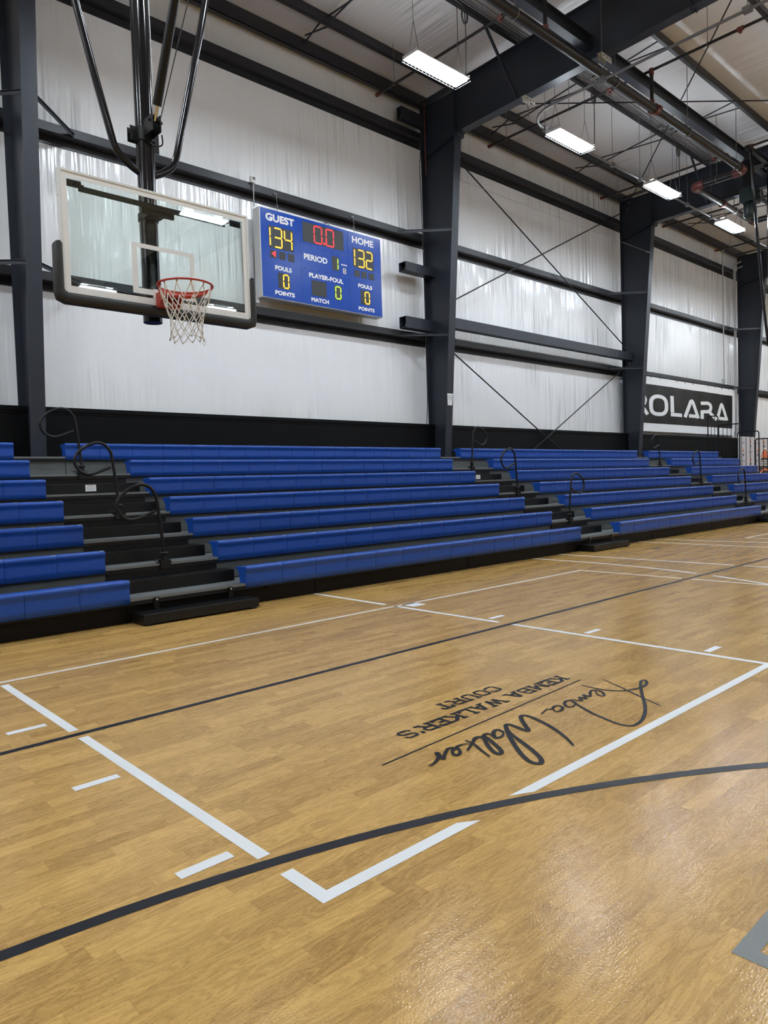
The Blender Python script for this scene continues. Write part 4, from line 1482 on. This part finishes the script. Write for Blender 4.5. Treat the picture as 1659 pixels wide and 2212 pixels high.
    for k in range(n):
        for y, u in loops:
            p = mix(of[k], inn[k], u)
            vs.append((X + p[0], y, p[1]))
    fs = []
    L = len(loops)
    for k in range(n - 1):
        for j in range(L - 1):
            fs.append((k * L + j, k * L + j + 1, (k + 1) * L + j + 1, (k + 1) * L + j))
    m.add(vs, fs, True)
    m.add([vs[j] for j in range(L)], [tuple(range(L))])
    m.add([vs[(n - 1) * L + j] for j in range(L)], [tuple(range(L - 1, -1, -1))])
    bk = []
    for k in range(n):
        bk += [(X + of[k][0], .062, of[k][1]), (X + mix(of[k], inn[k], .9)[0], .062, mix(of[k], inn[k], .9)[1])]
    m.add(bk, [(2 * k, 2 * k + 2, 2 * k + 3, 2 * k + 1) for k in range(n - 1)])
    m.build('edge_padding', M['padding'], t)
    # support arm behind the glass
    m = MB()
    m.box(X - .725, X + .70, .075, .079, 3.838, 3.888)
    m.box(X - .725, X + .70, .079, .130, 3.884, 3.888)
    m.box(X - .15, X + .17, .10, .13, 3.80, 3.875)
    m.box(X - .08, X + .08, .13, .22, 3.80, 3.87)
    m.tube([(X - .05, .093, 3.86), (X - .05, .10, 3.86)], .016, 6)
    m.tube([(X + .13, .093, 3.85), (X + .13, .10, 3.85)], .016, 6)
    m.tube([(X, .29, 3.80), (X, .29, 3.86)], .095, 20)
    m.build('support_arm', M['blackmetal'], t)
    for s in (-1, 1):
        m = MB()
        m.box(X + s * .78 - .06, X + s * .78 + .06, .018, .024, 3.84, 3.90)
        m.box(X + s * .71 - .03, X + s * .71 + .015, .024, .078, 3.872, 3.878)
        m.tube([(X + s * .78, .010, 3.87), (X + s * .78, .017, 3.87)], .012, 8)
        m.build('corner_bracket', M['blackmetal'], t)
    MB().box(X - .06, X + .06, .06, .25, 2.96, 3.06).build('rim_mount', M['blackmetal'], t)
    # rim with bracket and net
    RC = (X, -.381)
    m = MB()
    ringp = [(RC[0] + .238 * math.cos(2 * math.pi * k / 48), RC[1] + .238 * math.sin(2 * math.pi * k / 48), 3.048) for k in range(48)]
    m.tube(ringp, .0095, 10, closed=True)
    vs, fs = [], []
    for k in range(25):                                     # support band under the near half
        a = math.pi * (1.0 + k / 24.0)
        h = .018 + .030 * math.sin(math.pi * k / 24)
        for r, z in ((.226, 3.040), (.232, 3.040), (.232, 3.036 - h), (.226, 3.036 - h)):
            vs.append((RC[0] + r * math.cos(a + math.pi), RC[1] + r * math.sin(a + math.pi), z))
    for k in range(24):
        for i in range(4):
            j = (i + 1) % 4
            fs.append((4 * k + i, 4 * k + j, 4 * k + 4 + j, 4 * k + 4 + i))
    m.add(vs, fs, True)
    for k in range(12):                                     # net hooks
        a = 2 * math.pi * (k + .5) / 12
        m.tube([(RC[0] + .236 * math.cos(a), RC[1] + .236 * math.sin(a), 3.042), (RC[0] + .228 * math.cos(a), RC[1] + .228 * math.sin(a), 3.026)], .006, 5)
    rim = m.build('rim', M['rim'], t)
    m = MB()
    m.box(X - .098, X + .098, -.012, -.004, 2.912, 3.052)
    m.box(X - .098, X + .098, -.150, -.012, 3.040, 3.048)
    for s in (-1, 1):
        a = X + s * .094
        m.add([(a - .004, -.012, 2.914), (a - .004, -.012, 3.042), (a - .004, -.155, 3.042), (a - .004, -.155, 3.020), (a - .004, -.060, 2.914),
               (a + .004, -.012, 2.914), (a + .004, -.012, 3.042), (a + .004, -.155, 3.042), (a + .004, -.155, 3.020), (a + .004, -.060, 2.914)],
              [(0, 1, 2, 3, 4), (9, 8, 7, 6, 5), (0, 4, 9, 5), (4, 3, 8, 9), (3, 2, 7, 8), (2, 1, 6, 7), (1, 0, 5, 6)])
    m.box(X - .09, X + .09, -.050, -.012, 2.912, 2.918)
    m.box(X - .09, X + .09, -.062, -.056, 2.918, 2.985)
    m.build('rim_bracket', M['rim'], t)
    MB().box(X - .035, X + .02, -.0635, -.062, 2.93, 2.965).build('rim_label', M['zinc'], t)
    MB().box(X - .12, X + .12, -.005, .003, 2.90, 3.085).build('rim_plate', M['board_paint'], t)
    m = MB()
    LV = [(.228, 3.028), (.188, 2.905), (.163, 2.83), (.146, 2.76), (.137, 2.69), (.140, 2.625), (.150, 2.575)]
    rnd = random.Random(3)
    pts = []
    for i, (r, z) in enumerate(LV):
        rowp = []
        for k in range(12):
            a = 2 * math.pi * (k + .5 + .5 * (i % 2)) / 12 + (rnd.uniform(-.05, .05) if i else 0)
            rr = r * (1 + (rnd.uniform(-.05, .05) if i else 0))
            rowp.append((RC[0] + rr * math.cos(a), RC[1] + rr * math.sin(a), z + (rnd.uniform(-.008, .008) if i else 0)))
        pts.append(rowp)
    for i in range(len(LV) - 1):
        for k in range(12):
            for s in (0, 1):
                kk = (k + s - (0 if i % 2 else 1)) % 12
                a, b = Vector(pts[i][k]), Vector(pts[i + 1][kk])
                mid = (a + b) / 2 + Vector((0, 0, -.004 if i < 5 else -.012))
                m.tube([a, mid, b], .0042 if i else .0050, 5)
                m.tube([b + Vector((0, 0, .008)), b + Vector((0, 0, -.008))], .006, 5)
    lo = Vector(pts[6][10])
    m.tube(smooth_line([lo, lo + Vector((.012, 0, -.03)), lo + Vector((0, 0, -.055)), lo + Vector((-.012, 0, -.03)), lo], 4), .004, 5)
    m.build('net', M['net'], t)
    return t


hoop = backstop(0.0)
hoop2 = dup(hoop, (16.07, .29, 2.85), 'second basketball backstop, its slanting black side brace showing at the right edge')

# electric winch on the strut beam
t = thing('winch', 'dark motorised winch hanging from the strut beam at the right edge', 'winch', (15.85, .69, 8.75))
m = MB()
m.box(15.56, 15.68, .62, .76, 8.16, 8.745).box(15.80, 15.92, .62, .76, 8.10, 8.745)
m.box(15.52, 15.94, .60, .78, 8.745, 8.759)
m.build('hanger_channels', M['blackmetal'], t)
m = MB()
m.box(15.60, 16.02, .50, .86, 7.82, 8.16)
m.box(15.56, 16.06, .60, .76, 8.06, 8.20)
m.build('gearbox', M['motor'], t, bevel=.02)
m = MB()
m.tube([(15.84, .42, 7.98), (15.84, .51, 7.98)], .115, 20)
m.build('gear_cover', M['motor'], t)
m = MB()
ringp = [(15.84 + .085 * math.cos(a * math.pi / 8), .418, 7.98 + .085 * math.sin(a * math.pi / 8)) for a in range(16)]
m.tube(ringp, .016, 6, closed=True)
m.build('gear_ring', M['galv'], t)
m = MB()
m.tube([(15.78, .68, 7.83), (15.78, .68, 7.80), (15.78, .68, 7.50), (15.78, .68, 7.46)], [.10, .135, .135, .09], 20)
for k in range(10):
    a = 2 * math.pi * k / 10
    m.box(15.78 + .13 * math.cos(a) - .006, 15.78 + .13 * math.cos(a) + .006, .68 + .13 * math.sin(a) - .006, .68 + .13 * math.sin(a) + .006, 7.52, 7.79)
m.build('motor', M['motor'], t)
m = MB()
m.box(15.80, 15.86, .535, .545, 7.56, 7.70)
m.build('rating_plate', M['galv'], t)

# ================================================================ lights
LZ = 7.84


def make_lamp(x, y, z, label):
    t = thing('high_bay_light', label, 'light', (x, y, z), 'high bay lights')
    hl, hw = .61, .165
    m = MB()
    prof = [(y - hw, z), (y - hw, z + .018), (y - .10, z + .062), (y + .10, z + .062), (y + hw, z + .018), (y + hw, z), (y + hw - .006, z + .002), (y + hw - .006, z + .012),
            (y - hw + .006, z + .012), (y - hw + .006, z + .002)]
    n = len(prof)
    vs = [(x - hl, a, b) for a, b in prof] + [(x + hl, a, b) for a, b in prof]
    m.add(vs, [(i, (i + 1) % n, n + (i + 1) % n, n + i) for i in range(n)])
    for e in (x - hl, x + hl - .012):
        m.box(e, e + .012, y - hw, y + hw, z, z + .055)
    m.box(x - .3, x + .3, y - .05, y + .05, z + .06, z + .10)
    m.build('housing', M['lampbody'], t)
    for k in range(4):
        yk = y - .096 + k * .064
        MB().box(x - hl + .02, x + hl - .02, yk - .026, yk + .026, z - .026, z + .010).build('led_strip', M['lamp'], t)
    MB().box(x - .52, x + .52, y - .04, y + .04, z + .102, z + .106).build('top_slot', M['uplight'], t)
    m = MB()
    for e in (-1, 1):
        m.tube([(x - hl - .02, y + e * (hw + .005), z - .034), (x + hl + .02, y + e * (hw + .005), z - .034)], .0035, 5)
        m.tube([(x + e * (hl + .02), y - hw - .005, z - .034), (x + e * (hl + .02), y + hw + .005, z - .034)], .0035, 5)
    for k in range(15):
        xx = x - hl + .04 + k * (2 * hl - .08) / 14
        for e in (-1, 1):
            m.tube([(xx, y + e * (hw + .005), z - .034), (xx, y + e * (hw + .003), z + .016)], .003, 4)
    m.build('wire_guard', M['galv'], t)
    zt = roof_z(y) - .30
    for e in (-1, 1):
        px = x + e * .52
        m = MB()
        m.tube([(px, y - .11, z + .055), (px, y, z + .55)], .004, 5)
        m.tube([(px, y + .11, z + .055), (px, y, z + .55)], .004, 5)
        m.tube([(px, y, z + .55), (px, y, zt + .28)], .004, 5)
        m.build('hanger_wire', M['wire'], t)
    return t


LN = {5.65: 'nearest bright high bay light, beside the big rafter at the top of the photo', 9.48: 'second bright high bay light from the left',
      13.30: 'third bright high bay light, in front of the far rafter', 17.15: 'fourth bright high bay light, smallest, over the banner'}
lamp = None
OFF = 'bright high bay light hanging outside the photo over the court'
for r, (y, x0, px, cnt) in enumerate(((1.68, -13.55, 3.84, 14), (-2.3, -13.3, 3.84, 14), (-10.1, -12.3, 9.2, 6), (-17.7, -12.1, 4.6, 12), (-23.6, -12.1, 9.2, 6))):
    for k in range(cnt):
        x = x0 + px * k
        z = LZ + .018 * (1.68 - max(y, 2 * RIDGE_Y - y) if y > RIDGE_Y else (1.68 - (2 * RIDGE_Y - y)))
        z = LZ + .018 * (1.68 - (y if y > RIDGE_Y else 2 * RIDGE_Y - y))
        lb = OFF
        if r == 0:
            for a, b in LN.items():
                if abs(a - x) < .3:
                    lb = b
                    x = a
        if lamp is None:
            lamp = make_lamp(x, y, z, lb)
            lz0 = (x, y)
        else:
            dup(lamp, (x, y, z), lb, 'high bay lights out of the picture' if lb == OFF else 'high bay lights')
lamp['group'] = 'high bay lights out of the picture'

# ================================================================ pipes, conduits, hangers
def pipe_thing(name, label, cat, parts, loc, group=None):
    t = thing(name, label, cat, loc, group)
    for pn, mt, mbx in parts:
        mbx.build(pn, M[mt], t)
    return t


PR = .078
m = MB().tube([(-3.0, .47, 8.30), (14.70, .47, 8.30)], PR, 16)
cps = []


def coupling(pts, r):
    cps.append(MB().tube(pts, r, 16))


for xx in (4.2, 10.55):
    coupling([(xx - .06, .47, 8.30), (xx + .06, .47, 8.30)], PR * 1.3)
    cps[-1].box(xx - .05, xx + .05, .47 - .13, .47 + .13, 8.27, 8.33)
el = smooth_line([(14.62, .47, 8.30), (14.82, .47, 8.30), (14.90, .55, 8.30), (14.90, .72, 8.30)], 5)
coupling(el, PR * 1.22)
m2 = MB().tube([(14.90, .66, 8.30), (14.90, 1.50, 8.30)], PR, 16)
el2 = smooth_line([(14.90, 1.42, 8.30), (14.90, 1.58, 8.30), (14.98, 1.66, 8.30), (15.14, 1.66, 8.30)], 5)
coupling(el2, PR * 1.25)
coupling([(16.55, 1.66, 8.30), (16.68, 1.66, 8.30)], PR * 1.3)
m2.tube([(15.06, 1.66, 8.30), (18.70, 1.66, 8.30)], PR, 16)
coupling([(18.60, 1.66, 8.30), (18.78, 1.66, 8.30)], PR * 1.3)
m2.tube([(18.70, 1.62, 8.30), (18.70, -4.0, 8.30)], PR, 12)
t = thing('sprinkler_main', 'thick dark sprinkler main pipe running along under the roof with red elbows', 'pipe', (6, .47, 8.3))
m.build('straight_pipe', M['pipe'], t)
m2.build('offset_pipe', M['pipe'], t)
for j in cps:
    j.build('coupling', M['copper'], t)
for xx, yy in ((2.3, .47), (6.1, .47), (9.05, .47), (11.95, .47), (14.45, .47), (14.90, 1.1), (17.4, 1.66)):
    h = MB().tube([(xx, yy, 8.38), (xx, yy, roof_z(yy) - .02)], .007, 6)
    h.tube([(xx, yy + (PR + .008) * math.sin(a * math.pi / 6), 8.30 + (PR + .008) * math.cos(a * math.pi / 6)) for a in range(12)] if yy == .47 or yy == 1.66 else
           [(xx + (PR + .008) * math.sin(a * math.pi / 6), yy, 8.30 + (PR + .008) * math.cos(a * math.pi / 6)) for a in range(12)], .009, 5, closed=True)
    h.build('pipe_hanger', M['galv'], t)

for i, (xx, l) in enumerate(((6.90, 'left of the big rafter'), (10.42, 'first one right of the big rafter'), (15.35, 'just left of the far rafter'), (19.0, 'beyond the far rafter'), (22.9, 'farthest'))):
    t = thing('sprinkler_branch', 'thin black sprinkler branch pipe under the roof, ' + l, 'pipe', (xx, 4.45, 9.0), 'sprinkler branch pipes')
    MB().tube([(xx, 4.42, 9.0), (xx, -9.0, 9.0)], .026, 10).build('pipe', M['pipe'], t)
    MB().tube([(xx, 4.36, 9.0), (xx, 4.47, 9.0)], .040, 10).build('end_cap', M['copper'], t)
    for yy in (-1.17, 1.35):
        m = MB()
        m.tube([(xx, yy - .05, 9.0), (xx, yy + .05, 9.0)], .042, 10)
        m.tube([(xx, yy, 8.93), (xx, yy, 9.0)], .03, 8)
        m.build('tee_fitting', M['copper'], t)
    for yy in (3.95, 2.3, -.6, -2.6):
        m = MB().tube([(xx, yy, 9.02), (xx, yy, roof_z(yy) - .01)], .006, 5)
        m.tube([(xx + .035 * math.cos(a * math.pi / 4), yy, 9.0 + .035 * math.sin(a * math.pi / 4)) for a in range(8)], .006, 4, closed=True)
        m.build('hanger', M['galv'], t)
    if i in (0, 1, 2):
        m = MB().tube([(xx, .47, 8.37), (xx, .47, 9.0)], .034, 10)
        m.build('riser', M['pipe'], t)
        MB().tube([(xx, .47, 8.36), (xx, .47, 8.44)], .05, 10).build('riser_fitting', M['copper'], t)
        MB().tube([(xx, .47, 8.92), (xx, .47, 9.03)], .046, 10).build('riser_fitting', M['copper'], t)

# light conduit: comes in over the court, bends and follows the row of lights
cz = 7.96
pts = [(8.22, -9.5, cz), (8.22, 1.25, cz)] + [(8.22 + .62 * (1 - math.cos(a * math.pi / 16)), 1.25 + .62 * math.sin(a * math.pi / 16), cz) for a in range(1, 9)] + [(30.0, 1.87, cz)]
t = thing('light_conduit', 'grey conduit that crosses the hall, bends and follows the row of lights', 'pipe', (8.2, 1.2, cz))
MB().tube(pts, .023, 10).build('conduit', M['galv'], t)
for xx, yy in ((8.22, .25), (8.22, -2.1), (8.22, -4.4)):
    m = MB()
    m.box(xx - .05, xx + .05, yy - .06, yy + .06, cz - .035, cz + .04)
    m.tube([(xx, yy, cz), (xx, yy, roof_z(yy) - .02)], .005, 5)
    m.build('hanger', M['galv'], t)
for xx in (8.9, 11.4, 12.6, 15.0, 16.4, 18.4, 20.3, 22.5):
    m = MB()
    m.box(xx - .05, xx + .05, 1.83, 1.91, cz - .04, cz + .04)
    m.tube([(xx, 1.87, cz), (xx, 1.87, roof_z(1.87) - .02)], .005, 5)
    m.build('hanger', M['galv'], t)

for k in range(4):
    yy = PY[1] - .16 - k * .05
    zz = raf_top(PY[1]) - .02
    m = MB().tube([(-8.0, yy, zz + .04), (33.0, yy, zz + .04)], .014, 8)
    o = m.build('electrical_conduit', M['galv'])
    tag(o, '%s thin grey conduit out from the second roof purlin, running along it' % ORD[k], 'pipe', 'purlin conduits')

for (xx, yy), l in (((8.62, 2.05), 'left one, above the second light'), ((8.56, .40), 'right one, where the sprinkler main passes')):
    t = thing('beam_bracket', 'cream channel bracket under the big rafter, ' + l, 'bracket', (xx, yy, 8.5), 'beam brackets')
    zb = 8.49 + .018 * (inner_y(8.47) - yy)
    m = MB()
    m.box(xx - .16, xx + .16, yy - .05, yy + .05, zb - .006, zb - .001)
    m.box(xx - .16, xx + .16, yy - .05, yy - .044, zb - .10, zb - .006)
    m.box(xx - .12, xx + .12, yy + .044, yy + .05, zb - .08, zb - .006)
    m.build('channel', M['zinc'], t)
    m = MB()
    for q in (-.1, 0, .1):
        m.tube([(xx + q, yy - .06, zb - .05), (xx + q, yy - .05, zb - .05)], .012, 6)
    m.tube([(xx, yy, zb - .01), (xx - .02, yy, zb - .16), (xx + .02, yy, zb - .26), (xx - .01, yy, zb - .36)], .008, 5)
    m.build('chain', M['galv'], t)

# junction boxes with dangling leads above the lights
for xx, l in ((5.95, 'first'), (9.95, 'second'), (13.75, 'third')):
    t = thing('light_junction_box', 'small grey junction box with coiled lead above the %s light' % l, 'electrical box', (xx, 1.9, 9.3), 'light junction boxes')
    yb_ = PY[1] - .30
    MB().box(xx - .07, xx + .07, yb_ - .05, yb_ + .05, 9.46, 9.53).build('box', M['galv'], t)
    m = MB()
    m.tube(smooth_line([(xx + .05, yb_, 9.47), (xx + .12, yb_ - .05, 9.36), (xx + .35, yb_ - .12, 9.25), (xx + .45, yb_ - .18, 9.15), (xx + .45, 1.70, 8.9), (xx + .44, 1.69, 8.5), (xx + .40, 1.68, 7.95)], 5), .009, 6)
    for q in range(2):
        m.tube([(xx + .45 + .07 * math.cos(a * math.pi / 8), yb_ - .20 - .02 * q, 9.0 + .13 * math.sin(a * math.pi / 8)) for a in range(16)], .008, 5, closed=True)
    m.build('lead', M['wire'], t)

# conduits on the wall by the far column
for xx, z0, z1, r, l in ((24.26, 4.66, 9.30, .022, 'left one, ending at the lowest girt'), (25.27, 2.75, 8.95, .026, 'middle one, beside the far column'), (25.40, 2.9, 8.8, .022, 'right one, beside the far column')):
    t = thing('wall_conduit', 'pale vertical wall conduit by the banner, ' + l, 'pipe', (xx, 4.76, z0), 'wall conduits')
    MB().tube([(xx, 4.755, z0), (xx, 4.755, z1), (xx, 4.70, z1 + .08), (xx, 4.5, z1 + .12)], r, 8).build('conduit', M['whitepipe'], t)
    MB().box(xx - .07, xx + .07, 4.72, 4.80, z0 - .14, z0).build('end_box', M['whitepipe'], t)
t = thing('cable_run', 'thin black cable hanging down the left side of the middle column', 'cable', (8.4, 4.76, 2.5))
m = MB()
m.tube(smooth_line([(8.46, 4.77, 8.85), (8.44, 4.775, 8.4), (8.38, 4.75, 8.0), (8.42, 4.77, 7.2), (8.44, 4.775, 5.5), (8.44, 4.775, 4.0), (8.43, 4.77, 3.0), (8.36, 4.74, 2.51)], 4), .010, 6)
m.build('cable', M['wire'], t)
MB().tube([(8.455, 4.64, 7.9), (8.455, 4.64, 9.45)], .014, 6).build('conduit', M['copper'], t)
